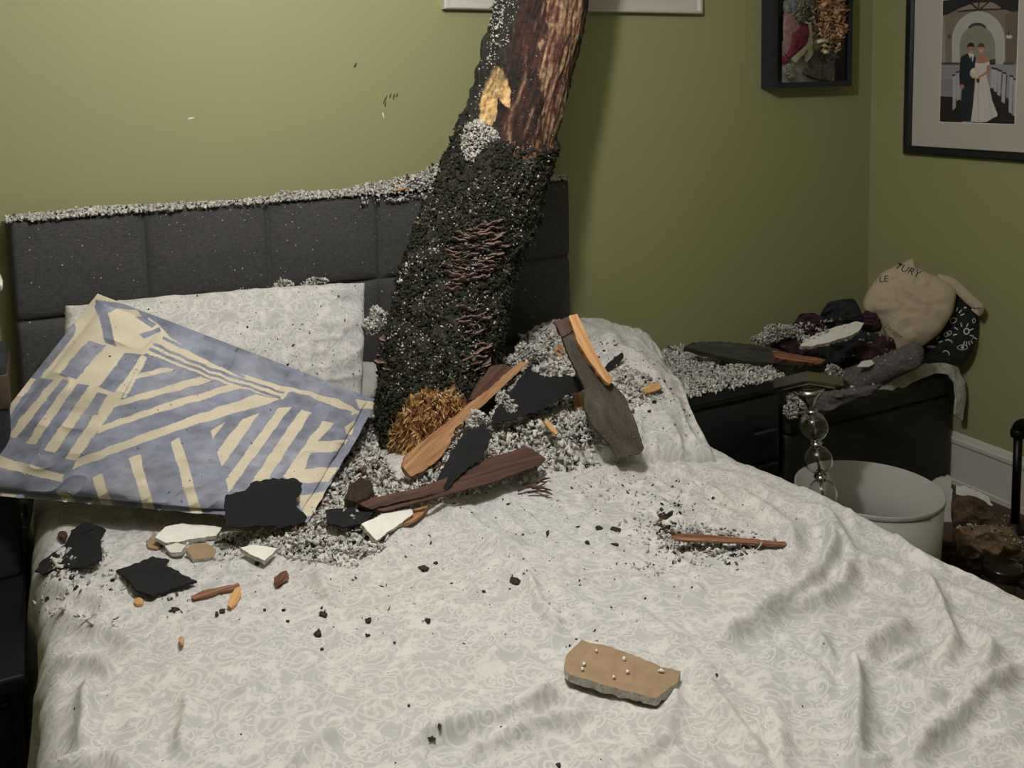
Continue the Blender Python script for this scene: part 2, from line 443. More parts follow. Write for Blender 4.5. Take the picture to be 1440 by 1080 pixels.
def H(x, y):
    """top surface of the comforter"""
    x = np.asarray(x, float); y = np.asarray(y, float)
    z = .610 + .010*np.sin((x-BX0)/(BX1-BX0)*math.pi)
    z = z - .035*np.clip((x-1.1)/.35, 0, 1)*np.clip((y+1.3)/.6, 0, 1)
    for hx, hy, sx, sy, h in HEAPS: z = z + h*np.exp(-((x-hx)/sx)**2-((y-hy)/sy)**2)
    z = z + .008*fbm(x*3.2, y*3.2, 0, 2, 5)
    wob = .010*noise(x*14, y*14, 0, 9)
    for p, h, wd in FW_:
        d, t = dpoly(x+wob, y+wob*.6, p)
        tap = np.clip(np.minimum(t, 1-t)*5, 0, 1); tap = tap*tap*(3-2*tap)
        z = z + (h*1.25*np.exp(-(d/(wd*.72))**1.5) - h*.18*np.exp(-((d-wd*2.1)/(wd*1.1))**2))*tap
    rg = np.clip((x-.55)/.5, 0, 1)
    z = z + (.0050+.0040*rg)*(1-np.abs(fbm(x*11+1.5*noise(x*3, y*3, 0, 1), y*7-x*5, 0, 2, 31)))**3
    z = z + .0016*fbm(x*38, y*30, 0, 3, 47) + .0032*np.clip((y+1.35)/.3, 0, 1)*fbm(x*26, y*26, 0, 3, 57)
    return z
def comforter():
    st = .0065; ys = np.arange(-2.19, -.14, st)
    W = BX1-BX0; r = .045; dl, dr = .36, .40
    arc = math.pi/2*r
    S = np.arange(-(dl+arc), W-2*r+arc+dr, st)
    Xb = np.zeros_like(S); Zo = np.zeros_like(S); NX = np.zeros_like(S); NZ = np.ones_like(S)
    for i, s in enumerate(S):
        if s < -arc: Xb[i] = BX0; Zo[i] = -r-(-arc-s); NX[i] = -1; NZ[i] = 0
        elif s < 0: a = -s/r; Xb[i] = BX0+r-r*math.sin(a); Zo[i] = -r+r*math.cos(a); NX[i] = -math.sin(a); NZ[i] = math.cos(a)
        elif s < W-2*r: Xb[i] = BX0+r+s
        elif s < W-2*r+arc: a = (s-(W-2*r))/r; Xb[i] = BX1-r+r*math.sin(a); Zo[i] = -r+r*math.cos(a); NX[i] = math.sin(a); NZ[i] = math.cos(a)
        else: Xb[i] = BX1; Zo[i] = -r-(s-(W-2*r+arc)); NX[i] = 1; NZ[i] = 0
    XX, YY = np.meshgrid(Xb, ys, indexing='ij'); ZO = Zo[:, None]+0*YY; nx = NX[:, None]; nz = NZ[:, None]
    h = H(XX, YY); dis = h-.605
    down = np.clip(-ZO-.03, 0, 1)
    fall = .022*np.sin(YY*17+2*noise(YY*3, XX*0+3.3, 0, 4))*np.clip(down*6, 0, 1)+.010*noise(YY*22, ZO*5, 0, 8)*np.clip(down*8, 0, 1)
    X = XX + nx*(np.clip(dis, -.01, .03)*.8*(1-nz) + fall + down*.05)
    Z = .605+ZO + dis*np.maximum(nz, .25)
    Y = YY
    # foot drop
    P = np.stack([X, Y, Z], -1); me = grid(P); vv_ = np.concatenate([np.zeros((len(S), 1)), np.cumsum(np.hypot(np.diff(Y, axis=1), np.diff(Z, axis=1)), axis=1)], 1); kk = np.ones(41)/41; vv_ = np.stack([np.convolve(np.pad(c_, 20, 'edge'), kk, 'valid') for c_ in vv_.T], 1); setuv(me, np.stack([S[:, None]+0*YY, vv_], -1).reshape(-1, 2))
    o = put('comforter', me, MPAIS)
    so = o.modifiers.new('thick', 'SOLIDIFY'); so.thickness = .006; so.offset = 1
    tag(o, 'rumpled cream and grey paisley comforter spread over the bed, littered with debris', 'comforter')
    return o
comf = comforter()

# ---- soft cushion from four corner points
def cushion(corners, thick, nu=110, nv=80, wr=.006, seed=0, flange=0.0, sag=0.0, pw=.38, pinch=.0):
    """closed pillow; corners TL TR BR BL; returns mesh (front grid first), normal"""
    A, B, C_, D = [np.array(c, float) for c in corners]
    nrm = np.cross(B-A, D-A); nrm = nrm/np.linalg.norm(nrm)
    if nrm@(CAM-A) < 0: nrm = -nrm
    u = np.linspace(0, 1, nu); v = np.linspace(0, 1, nv); U, V = np.meshgrid(u, v, indexing='ij')
    # pull the edge middles inwards, so the corners read as ears
    Uc = U+pinch*np.sin(math.pi*V)*(.5-U)*2*np.abs(U-.5)*2; Vc = V+pinch*np.sin(math.pi*U)*(.5-V)*2*np.abs(V-.5)*2
    P = (A*((1-Uc)*(1-Vc))[..., None]+B*(Uc*(1-Vc))[..., None]+C_*(Uc*Vc)[..., None]+D*((1-Uc)*Vc)[..., None])
    fl = flange
    a = np.clip((U-fl)/(1-2*fl), 0, 1); b = np.clip((V-fl)/(1-2*fl), 0, 1)
    q = (np.clip(4*a*(1-a), 0, 1)**pw)*(np.clip(4*b*(1-b), 0, 1)**pw)
    n1 = fbm(U*5+seed, V*5, 0, 3, seed); e = 1-np.clip(4*U*(1-U), 0, 1)*np.clip(4*V*(1-V), 0, 1)
    ridg = (1-np.abs(noise(U*16+seed, V*9, 0, seed+5)))**2*e
    front = P+nrm*(thick*q+wr*n1*np.clip(q*2, 0, 1)+wr*1.3*ridg+.0015)[..., None]
    backp = P-nrm*(thick*.55*q+.0015)[..., None]
    front[..., 2] -= sag*q
    Vt = np.concatenate([front.reshape(-1, 3), backp.reshape(-1, 3)]); m = nv; n = nu
    i = np.arange(n-1)[:, None]*m+np.arange(m-1)[None]; F1 = np.stack([i, i+1, i+m+1, i+m], -1).reshape(-1, 4)
    F2 = F1[:, ::-1]+n*m
    bd = [k for k in range(m)]+[k*m+m-1 for k in range(1, n)]+[(n-1)*m+k for k in range(m-2, -1, -1)]+[k*m for k in range(n-2, 0, -1)]
    bd = np.array(bd); b2 = np.roll(bd, -1); F3 = np.stack([bd, b2, b2+n*m, bd+n*m], -1)
    me = fast(Vt, np.concatenate([F1, F2, F3]))
    bm = bmesh.new(); bm.from_mesh(me); bmesh.ops.recalc_face_normals(bm, faces=bm.faces); bm.to_mesh(me); bm.free()
    L1 = np.linalg.norm(B-A); L2 = np.linalg.norm(D-A)
    UVm = np.stack([U*L1+seed, V*L2], -1).reshape(-1, 2)
    return me, np.concatenate([UVm, UVm]), (U, V)
def pillow(name, corners, thick, label, mat=None, **kw):
    me, uv, _ = cushion(corners, thick, **kw); setuv(me, uv)
    return tag(put(name, me, mat or MPAISP), label, 'pillow')
P_left = pillow('pillow', [on(92, 432, 1, -.24), on(513, 398, 1, -.24), on(508, 566, 1, -.42), on(85, 640, 1, -.42)], .085,
    'plump cream paisley pillow standing against the headboard behind the striped one', seed=3, wr=.007)
P_right = pillow('pillow', [on(735, 476, 2, .70), on(905, 478, 2, .665), on(1006, 655, 2, .590), on(690, 668, 2, .62)], .13,
    'cream paisley pillow right of the tree trunk, half buried under shredded insulation', seed=8, wr=.012, pw=.42)
P_small = pillow('pillow', [on(500, 508, 1, -.30), on(542, 512, 1, -.30), on(540, 590, 1, -.38), on(500, 590, 1, -.38)], .03,
    'small grey white pillow corner peeking out between left pillow and tree trunk', seed=5, nu=40, nv=40, wr=.003,
    mat=noisy('plain grey white cotton', (.42, .40, .37), (.5, .48, .44), .9, 20, .3))

# ---- blue and cream striped pillow; the print is defined on the cloth through the pillow's own corners
PC = [(137, 413), (531, 563), (432, 734), (-82, 690)]
P3 = [on(137, 413, 1, -.42), on(531, 563, 1, -.46), on(432, 734, 2, .640), on(-82, 690, 2, .70)]
# painted in order on a blue ground: (0 = cream, 1 = blue), outline in the picture coordinates of the print
STR = [
 (0,[(130,405),(188,428),(225,458),(240,474),(210,495),(201,500),(170,560),(140,552),(126,541),(109,540),(88,534),(41,531),(0,592),(0,580),(94,445)]),
 (1,[(124,479),(149,486),(107,534),(82,528)]),(1,[(176,496),(201,499),(161,552),(139,544)]),
 (1,[(92,460),(103,473),(56,531),(22,557),(3,585),(-4,580),(40,516),(70,479)]),
 (1,[(133,428),(150,434),(163,488),(148,482)]),(1,[(135,421),(188,430),(210,445),(204,449),(191,436),(165,434),(150,441),(135,436)]),  # wavy band along the top edge: a fold's shadow, painted in the blue
 (1,[(195,469),(225,460),(227,466),(202,476)]),(1,[(94,444),(103,452),(106,462),(103,473),(81,469)]),(1,[(188,445),(204,445),(221,456),(214,460),(199,451)]),
 (0,[(41,531),(50,533),(2,603),(-6,598)]),
 (0,[(9,614),(22,617),(88,534),(75,533)]),(0,[(36,623),(49,625),(109,540),(97,536)]),
 (0,[(62,633),(78,636),(139,550),(126,541)]),(0,[(92,645),(106,648),(172,559),(201,500),(208,503),(176,560),(154,552)]),
 (0,[(225,468),(240,474),(307,516),(409,546),(503,578),(495,584),(397,562),(315,539),(206,497),(203,494)]),
 (1,[(231,473),(268,490),(300,507),(345,529),(344,532),(298,511),(264,493),(229,477)]),
 (1,[(217,482),(300,518),(400,551),(399,554),(298,522),(214,486)]),
 (1,[(211,489),(240,502),(300,526),(395,558),(394,561),(298,529),(238,506),(208,493)]),
 (1,[(405,552),(416,550),(495,580),(470,620),(395,566)]),
 (0,[(361,554),(394,562),(240,608),(101,660),(108,645),(230,600)]),
 (0,[(325,540),(343,544),(230,578),(137,609),(141,599),(230,568)]),
 (0,[(281,529),(300,535),(158,574),(165,564)]),(0,[(236,516),(246,520),(190,534),(197,525)]),
 (0,[(296,605),(316,594),(300,618)]),(0,[(339,591),(365,580),(312,656),(305,636)]),
 (0,[(392,574),(410,571),(321,693),(318,674)]),(0,[(423,576),(439,580),(376,674),(350,684)]),
 (0,[(453,592),(469,596),(446,621),(491,619),(476,634),(437,637),(428,659),(477,657),(462,678),(426,679),(397,670),(401,666)]),
 (0,[(415,699),(465,690),(439,724),(430,726)]),
 (0,[(240,621),(253,616),(289,738),(272,738)]),(0,[(182,645),(197,639),(221,728),(205,727)]),
 (0,[(129,671),(143,665),(159,718),(144,718)]),(0,[(78,690),(96,695),(116,717),(94,713)]),
 (0,[(-40,632),(0,641),(90,668),(88,679),(32,665),(-40,645)]),
 (0,[(2,692),(22,695),(18,704),(2,701)]),(0,[(39,700),(58,702),(57,713),(38,708)]),
 (0,[(409,545),(470,560),(506,578),(503,583),(466,565),(408,550)]),
 (0,[(500,562),(535,566),(528,576),(505,574)]),(0,[(484,600),(500,590),(495,612),(488,612)]),
]
def hom(src, dst):
    A = []
    for (x, y), (u, v) in zip(src, dst):
        A.append([x, y, 1, 0, 0, 0, -u*x, -u*y, -u]); A.append([0, 0, 0, x, y, 1, -v*x, -v*y, -v])
    h = np.linalg.svd(np.array(A, float))[2][-1].reshape(3, 3); return h
def happ(h, x, y):
    w = h[2, 0]*x+h[2, 1]*y+h[2, 2]; return (h[0, 0]*x+h[0, 1]*y+h[0, 2])/w, (h[1, 0]*x+h[1, 1]*y+h[1, 2])/w
def striped():
    nu, nv = 420, 330
    me, uv, (U, V) = cushion(P3, .075, nu=nu, nv=nv, wr=.006, seed=12, flange=.035, pw=.45)
    co = np.zeros(len(me.vertices)*3, np.float32); me.vertices.foreach_get('co', co); co = co.reshape(-1, 3)[:nu*nv]
    q = proj(co); x, y = q[:, 0], q[:, 1]
    x = x+1.2*noise(x/14, y/14, 0, 3); y = y+1.2*noise(x/14, y/14, 5, 4)
    blue = np.array([.235, .250, .325]); cream = np.array([.66, .58, .435])
    f = 1+.22*fbm(U.ravel()*26, V.ravel()*22, 0, 4, 9)[:, None]
    C = blue*f+np.array([.06, .055, .045])*np.clip(fbm(U.ravel()*9, V.ravel()*8, 0, 3, 19), 0, 1)[:, None]
    mask = np.zeros(len(x), bool)
    for k, p in STR:
        q_ = inpoly(x, y, p); mask = (mask | q_) if k == 0 else (mask & ~q_)
    C = np.where(mask[:, None], cream*(1+.04*fbm(U.ravel()*20, V.ravel()*20, 0, 2, 3)[:, None]), C)
    C2 = np.concatenate([C, np.tile(cream, (nu*nv, 1))]); setcol(me, C2)
    o = put('pillow', me, MINT)
    return tag(o, 'blue and cream geometric striped pillow leaning at left front of the bed', 'pillow')
P_str = striped()

# ============================================================ FALLEN TREE TRUNK
TR = [  # picture row: centre x, y, half width (px), distance plane y
 (598, 655, 60, -.60), (603, 620, 70, -.58), (612, 570, 80, -.55), (620, 500, 82, -.50), (632, 440, 82, -.46), (645, 392, 83, -.43), (660, 345, 80, -.41),
 (678, 300, 78, -.39), (703, 230, 74, -.37), (724, 160, 71, -.35), (745, 80, 69, -.33), (766, 0, 66, -.31), (790, -120, 64, -.29), (815, -260, 62, -.28), (835, -420, 60, -.28)]
trunk = empty('tree_trunk', on(600, 640, 1, -.58), 'broken mossy tree trunk that fell through the ceiling, standing in the bed against the headboard', 'tree trunk')
def spl(tab, n):
    tab = np.array(tab, float); t = np.linspace(0, len(tab)-1, n); out = []
    for q in t:
        i = min(int(q), len(tab)-2); f = q-i; p0 = tab[max(i-1, 0)]; p1 = tab[i]; p2 = tab[i+1]; p3 = tab[min(i+2, len(tab)-1)]
        out.append(.5*((2*p1)+(-p0+p2)*f+(2*p0-5*p1+4*p2-p3)*f*f+(-p0+3*p1-3*p2+p3)*f**3))
    return np.array(out)
def trunk_mesh():
    nr, ns = 420, 200; R = spl(TR, nr)
    ax = np.array([on(r[0], r[1], 1, r[3]) for r in R]); rad = np.array([r[2]*depth(a)/FPX*.955 for r, a in zip(R, ax)])
    th = np.linspace(0, 2*math.pi, ns, endpoint=False); V = np.zeros((nr, ns, 3)); base = -1
    for i in range(nr):
        t = ax[min(i+1, nr-1)]-ax[max(i-1, 0)]; t /= np.linalg.norm(t)
        tc = CAM-ax[i]; tc -= t*(tc@t); tc /= np.linalg.norm(tc); sd = np.cross(t, tc)
        V[i] = ax[i]+rad[i]*(np.cos(th)[:, None]*tc+np.sin(th)[:, None]*(-sd))
    t_len = np.linspace(0, 1, nr)[:, None]
    cx, sx = np.cos(th)[None]+0*t_len, np.sin(th)[None]+0*t_len; zz = t_len*14+0*cx
    Pc = V.reshape(-1, 3); q = proj(Pc).reshape(nr, ns, 2); X, Y = q[..., 0], q[..., 1]
    front = np.cos(th)[None] > -.15
    peel = inpoly(X, Y, [(735,-500),(735,0),(715,60),(712,130),(700,190),(735,212),(775,208),(793,190),(812,120),(845,-10),(900,-500)]) & front
    d = .006*fbm(cx*3, sx*3, zz*1.1, 3, 3) + .007*fbm(cx*9, sx*9, zz*2.2, 3, 13)*np.where(peel, .45, 1) + .004*fbm(cx*22, sx*22, zz*7, 2, 23)*np.where(peel, .4, 1)
    d = d - np.where(peel, .007, 0)
    rows = np.linalg.norm(V-ax[:, None], axis=-1, keepdims=True); nrm = (V-ax[:, None])/rows
    scar = [(690,100),(697,92),(706,92),(712,110),(717,125),(717,148),(708,148),(700,135),(698,160),(690,177),(672,168),(672,140),(680,115)]
    scm = inpoly(X, Y, scar) & front
    V = V+nrm*(np.where(scm, -.012+.002*fbm(cx*20, sx*20, zz*3, 2, 5), d))[..., None]
    # colours
    n1 = fbm(cx*7, sx*7, zz*3, 3, 40); n2 = fbm(cx*20, sx*20, zz*8, 3, 50); st = fbm(cx*16, sx*16, zz*1.6, 3, 60)
    C = np.zeros((nr, ns, 3)); C[:] = (.017, .016, .012)
    C += np.clip(n1+.1, 0, 1)[..., None]*np.array([.010, .012, .004])+np.clip(n2, 0, 1)[..., None]*np.array([.022, .02, .015])
    low = np.clip((Y-200)/150, 0, 1)[..., None]; C = C*(1-.0*low)+low*np.clip(n2+n1, 0, 1)[..., None]*np.array([.010, .013, .002])
    red = np.array([.058, .020, .012]); tan = np.array([.33, .205, .115]); dark = np.array([.013, .008, .007])
    k = np.clip(.5+1.1*st, 0, 1)[..., None]; Cp = dark*(1-k)+red*k
    edge = (X-(700+(830-700)*0)-0) 
    # the palest, stripped strip runs down the right flank
    strip = [(800,-400),(775,-10),(762,60),(757,110),(765,150),(768,207),(785,204),(795,160),(810,110),(823,40),(833,-10),(870,-400)]
    ms = inpoly(X+10*noise(cx*8, sx*8, zz*4, 71), Y, strip)
    kt = np.clip(.40+1.3*st+.5*n2, 0, 1)[..., None]
    Cp = np.where(ms[..., None], red*1.3*(1-kt)+tan*kt, Cp)
    Cp = Cp+np.clip(st-.55, 0, 1)[..., None]*np.array([.35, .24, .16])
    og = inpoly(X, Y, [(705,200),(745,196),(790,200),(780,225),(740,222),(708,216)]) & (n2+n1 > .35)
    pm = peel & front
    C = np.where(pm[..., None], Cp, C); C = np.where((og & front)[..., None], np.array([.22, .085, .03]), C)
    lig = np.array([.56, .36, .16])*(1+.25*fbm(cx*30, sx*30, zz*2, 2, 8)[..., None])
    lig = np.where(((Y < 138) & (n1+n2 < -.05))[..., None], lig*.55, lig)
    C = np.where(scm[..., None], lig, C)
    C = np.where(((inpoly(X, Y, [(698,135),(712,150),(706,165),(694,176),(700,160)])) & front)[..., None], np.array([.02, .01, .008]), C)
    spl_ = inpoly(X+6*n2, Y+8*n1, [(545,670),(548,600),(575,560),(600,548),(640,545),(658,570),(665,620),(650,690)]) & (np.cos(th)[None] > -.3)
    C = np.where(spl_[..., None], np.array([.24, .12, .035])*(1+.8*n2[..., None]), C)
    V[0] = ax[0]+(V[0]-ax[0])*.15; V[-1] = ax[-1]+(V[-1]-ax[-1])*.1
    i = (np.arange(nr-1)[:, None]*ns+np.arange(ns)[None]); j = (np.arange(nr-1)[:, None]*ns+(np.arange(ns)+1)[None] % ns)
    F = np.stack([i, j, j+ns, i+ns], -1).reshape(-1, 4)
    me = fast(V.reshape(-1, 3), F); setcol(me, np.clip(C, 0.003, 1).reshape(-1, 3))
    bm = bmesh.new(); bm.from_mesh(me); bmesh.ops.recalc_face_normals(bm, faces=bm.faces); bm.to_mesh(me); bm.free()
    o = put('bark', me, MBARK, trunk); return o, ax, rad
tb, TAX, TRAD = trunk_mesh()

def bvh(*objs):
    dg = bpy.context.evaluated_depsgraph_get(); V = []; F = []
    for o in objs:
        me = o.data; mw = o.matrix_world if o.parent is None else Matrix.Identity(4); k = len(V)
        V += [tuple(v.co) for v in me.vertices]; F += [tuple(q+k for q in p.vertices) for p in me.polygons]
    return BVHTree.FromPolygons(V, F)
BV_T = bvh(tb)
BV_BED = bvh(comf, P_left, P_right, P_str, P_small)
BV_ALL = bvh(comf, P_left, P_right, P_str, P_small, tb)
def cast(bv, x, y):
    d = ray(x, y); d = d/np.linalg.norm(d); h = bv.ray_cast(Vector(CAM), Vector(d), 8)
    return (np.array(h[0]), np.array(h[1])) if h[0] is not None else (None, None)
def drop(bv, x, y, z=1.6):
    h = bv.ray_cast(Vector((x, y, z)), Vector((0, 0, -1)), 3)
    return (np.array(h[0]), np.array(h[1])) if h[0] is not None else (None, None)

# ---- crumb clouds: many small crumpled bits in one mesh
def _ico():
    bm = bmesh.new(); bmesh.ops.create_icosphere(bm, subdivisions=1, radius=1); bm.verts.ensure_lookup_table()
    V = np.array([v.co[:] for v in bm.verts]); F = np.array([[v.index for v in f.verts] for f in bm.faces]); bm.free(); return V, F
IV, IF = _ico()
def crumbs(pts, sizes, cols, elong=.5, jag=.45, flat=1.0, rng=RNG):
    n = len(pts); pts = np.asarray(pts); sizes = np.asarray(sizes)
    V = np.repeat(IV[None], n, 0)*(1+jag*rng.uniform(-1, 1, (n, 12, 1)))
    V += rng.uniform(-.3, .3, (n, 12, 3))
    sc = np.stack([1+elong*rng.uniform(0, 1.6, n), np.ones(n), flat*rng.uniform(.45, 1, n)], -1); V *= sc[:, None]
    q = rng.normal(size=(n, 4)); q /= np.linalg.norm(q, axis=1, keepdims=True); a, b, c, d = q.T
    Rm = np.stack([1-2*(c*c+d*d), 2*(b*c-a*d), 2*(b*d+a*c), 2*(b*c+a*d), 1-2*(b*b+d*d), 2*(c*d-a*b), 2*(b*d-a*c), 2*(c*d+a*b), 1-2*(b*b+c*c)], -1).reshape(n, 3, 3)
    V = np.einsum('nij,nkj->nki', Rm, V)*sizes[:, None, None]+pts[:, None]
    F = (IF[None]+np.arange(n)[:, None, None]*12).reshape(-1, 3)
    me = fast(V.reshape(-1, 3), F); setcol(me, np.repeat(np.asarray(cols)[:, None], 12, 1).reshape(-1, 3)); return me
PALE = np.array([.60, .58, .535])
def fluffcol(n, dark=.05, brown=.04, pink=.03, rng=RNG):
    C = PALE*rng.uniform(.55, 1.25, (n, 1)); r = rng.uniform(size=n)
    C[r < dark] = (.02, .018, .016); C[(r > dark) & (r < dark+brown)] = (.16, .085, .04); C[(r > 1-pink)] = (.42, .34, .33)
    return C
def scatter(name, label, regions, bv, parent=None, cat='debris', mat=None, dark=.05, brown=.04):
    """regions: (picture polygon, nominal z, crumbs per 10 cm2, size lo, size hi, pile height)"""
    P = []; S = []
    for poly, z0, dens, lo, hi, pile in regions:
        W = np.array([on(x, y, 2, z0)[:2] for x, y in poly]); x0, y0 = W.min(0)-.05; x1, y1 = W.max(0)+.05
        n = int((x1-x0)*(y1-y0)*1000*dens); n = min(int(n*2.1), 90000)
        X = RNG.uniform(x0, x1, n); Y = RNG.uniform(y0, y1, n)
        for a, b in zip(X, Y):
            p, nn = drop(bv, a, b)
            if p is None: continue
            s = proj(p)
            if not inpoly(s[0:1], s[1:2], poly)[0]: continue
            d, _ = dpoly(s[0:1], s[1:2], poly, True); e = min(1, d[0]/22)
            cl = .5+.5*float(noise(np.array([a*22]), np.array([b*22]), 0, 77)[0])
            if random.random() > (.4+.6*e)*(.6+.6*cl): continue
            sz = random.uniform(lo, hi)*random.choice((.9, .7, .5, .35))
            h = pile*e*cl*random.uniform(.2, 1)
            P.append(p+np.array([0, 0, h+sz*.5])+(nn*0)); S.append(sz)
    if not P: return None
    me = crumbs(P, S, fluffcol(len(P), dark, brown), elong=.9, jag=.6, flat=.8); o = put(name, me, mat or MFLUFF, parent, smooth=False)
    return tag(o, label, cat if parent is None else None, kind='stuff')

# ============================================================ BROKEN BITS OF TRUNK
def nearest_on_trunk(px, py):
    p, n = cast(BV_T, px, py)
    if p is None: return None, None
    c = TAX[np.argmin(((TAX-p)**2).sum(1))]; o = p-c; return p, o/np.linalg.norm(o)
def splinters():
    V = []; F = []; C = []
    poly = [(548,652),(550,610),(572,572),(600,556),(636,552),(655,575),(662,612),(648,650),(600,668)]
    k = 0
    while k < 1700:
        x = random.uniform(545, 665); y = random.uniform(550, 668)
        if not inpoly([x], [y], poly)[0]: continue
        p, n = nearest_on_trunk(x, y)
        if p is None: k += 1; continue
        k += 1
        dirv = np.array([random.gauss(0, .7), random.gauss(0, .4), -1 if y > 610 else random.choice((-1, -1, 1))])+n*random.uniform(.0, .55); dirv /= np.linalg.norm(dirv)
        L = random.uniform(.007, .030)*(1.3 if y > 610 else .8); wd = random.uniform(.0008, .0035); sd = np.cross(dirv, n); sd /= np.linalg.norm(sd)+1e-9; up = np.cross(sd, dirv)
        b = len(V); q = p-n*.002; bend = n*random.uniform(-.01, .014)
        for t, wf in ((0, 1), (.5, .8)):
            c = q+dirv*L*t+bend*t
            for sx, sy in ((-1, -.4), (1, -.4), (0, .8)): V.append(c+sd*wd*wf*sx+up*wd*wf*sy)
        V.append(q+dirv*L+bend*1.2)
        for a_, b_ in ((0, 1), (1, 2), (2, 0)): F.append((b+a_, b+b_, b+3+b_)); F.append((b+a_, b+3+b_, b+3+a_)); F.append((b+3+a_, b+3+b_, b+6))
        base = random.choice([(.50, .27, .085), (.62, .38, .15), (.36, .17, .05), (.16, .07, .025), (.68, .46, .22)]); C += [base]*7
    me = fast(V, F); setcol(me, C); put('splintered_end', me, MSPL, trunk, smooth=False)
splinters()
def fungi():
    """half-round brackets growing out of the bark in tiers"""
    protos = []
    for s in range(5):
        rr = np.random.default_rng(s); V = []; F = []; n = 9
        for l, (rad, z) in enumerate(((.15, .25), (.75, .30), (1.0, .05), (.8, -.12), (.15, -.3))):
            for k in range(n):
                a = math.pi*k/(n-1)-math.pi/2; q = rad*(1+.18*math.sin(3*a+s)+.1*rr.normal()); V.append((q*math.cos(a), q*math.sin(a)*1.25, z+.12*math.sin(4*a+s)))
        for l in range(4):
            for k in range(n-1): F.append((l*n+k, l*n+k+1, (l+1)*n+k+1, (l+1)*n+k))
        me = mesh(V, F); C = np.zeros((len(V), 3)); C[:] = (.15, .075, .055)
        C[n:2*n] = (.11, .055, .045); C[2*n:3*n] = (.33, .225, .19); C[3*n:] = (.13, .08, .065); setcol(me, C)
        me.materials.append(MFUNG); protos.append(me)
    rg = [([(632,350),(650,325),(700,312),(708,345),(690,390),(660,402),(625,412),(622,395)], 62), ([(645,432),(668,425),(685,440),(672,470),(650,470)], 13), ([(650,485),(690,478),(678,530),(652,530)], 16), ([(536,470),(548,480),(545,520),(535,515)], 6)]
    for poly, n in rg:
        xs = [p[0] for p in poly]; ys = [p[1] for p in poly]; k = 0; used = []
        tries = 0
        while k < n and tries < 4000:
            tries += 1
            x = random.uniform(min(xs), max(xs)); y = random.uniform(min(ys), max(ys))
            if not inpoly([x], [y], poly)[0] or any(abs(x-a) < 7 and abs(y-b) < 4 for a, b in used): continue
            p, nn = nearest_on_trunk(x, y)
            if p is None: continue
            used.append((x, y)); k += 1; s = random.uniform(.008, .019)
            o = bpy.data.objects.new('bracket_fungus', random.choice(protos)); COL.objects.link(o)
            xa = Vector(nn); za = Vector((0, 0, 1))+xa*.35+Vector((random.gauss(0, .2), random.gauss(0, .2), 0)); ya = za.cross(xa).normalized(); za = xa.cross(ya).normalized()
            R = Matrix((xa, ya, za)).transposed().to_4x4()
            o.parent = trunk; o.matrix_parent_inverse = Matrix.Translation(-trunk.location)
            o.matrix_basis = Matrix.Translation(Vector(p)+xa*.001) @ R @ Matrix.Diagonal((s, s*1.0, s*.75, 1))
fungi()
def moss():
    P = []; S = []; C = []; rr = np.random.default_rng(4)
    i = rr.integers(6, len(TAX)*0.62, 26000); th = rr.uniform(0, 2*math.pi, 26000)
    nr = len(TAX)
    me = tb.data; co = np.zeros(len(me.vertices)*3, np.float32); me.vertices.foreach_get('co', co); co = co.reshape(nr, 200, 3)
    j = (th/(2*math.pi)*200).astype(int) % 200
    Q = co[i, j]; q = proj(Q); nn = Q-TAX[i]; nn /= np.linalg.norm(nn, axis=1, keepdims=True)
    bare = [(735,-500),(735,0),(715,60),(708,100),(690,95),(668,140),(668,175),(692,185),(735,212),(775,208),(800,200),(825,110),(848,-10),(900,-500)]
    spl_ = [(540,672),(546,600),(575,558),(600,546),(640,548),(660,570),(668,620),(655,690)]
    facing = (nn@((CAM-TAX[60])/np.linalg.norm(CAM-TAX[60]))) > -.2
    keep = ~((inpoly(q[:, 0], q[:, 1], bare) | inpoly(q[:, 0], q[:, 1], spl_)) & facing)
    keep &= rr.uniform(size=len(keep)) < .25+.75*np.clip((q[:, 1]-40)/260, 0, 1)
    keep &= fbm(q[:, 0]/16, q[:, 1]/16, 0, 2, 5) > -.55
    Q = Q[keep]; nn = nn[keep]; n = len(Q); sz = rr.uniform(.0018, .0048, n)
    C = np.array([.019, .019, .0095])*rr.uniform(.3, 2.0, (n, 1))+rr.uniform(0, .009, (n, 1))*np.array([.8, 1, 0])
    r = rr.uniform(size=n); C[r < .25] = (.012, .010, .008); C[r > .97] = (.12, .115, .09)
    me = crumbs(Q+nn*sz[:, None]*.6, sz, C, elong=.9, rng=rr); tag(put('moss', me, tinted('moss tufts', .95, .4, .002, 300, .4), trunk), kind='stuff')
moss()
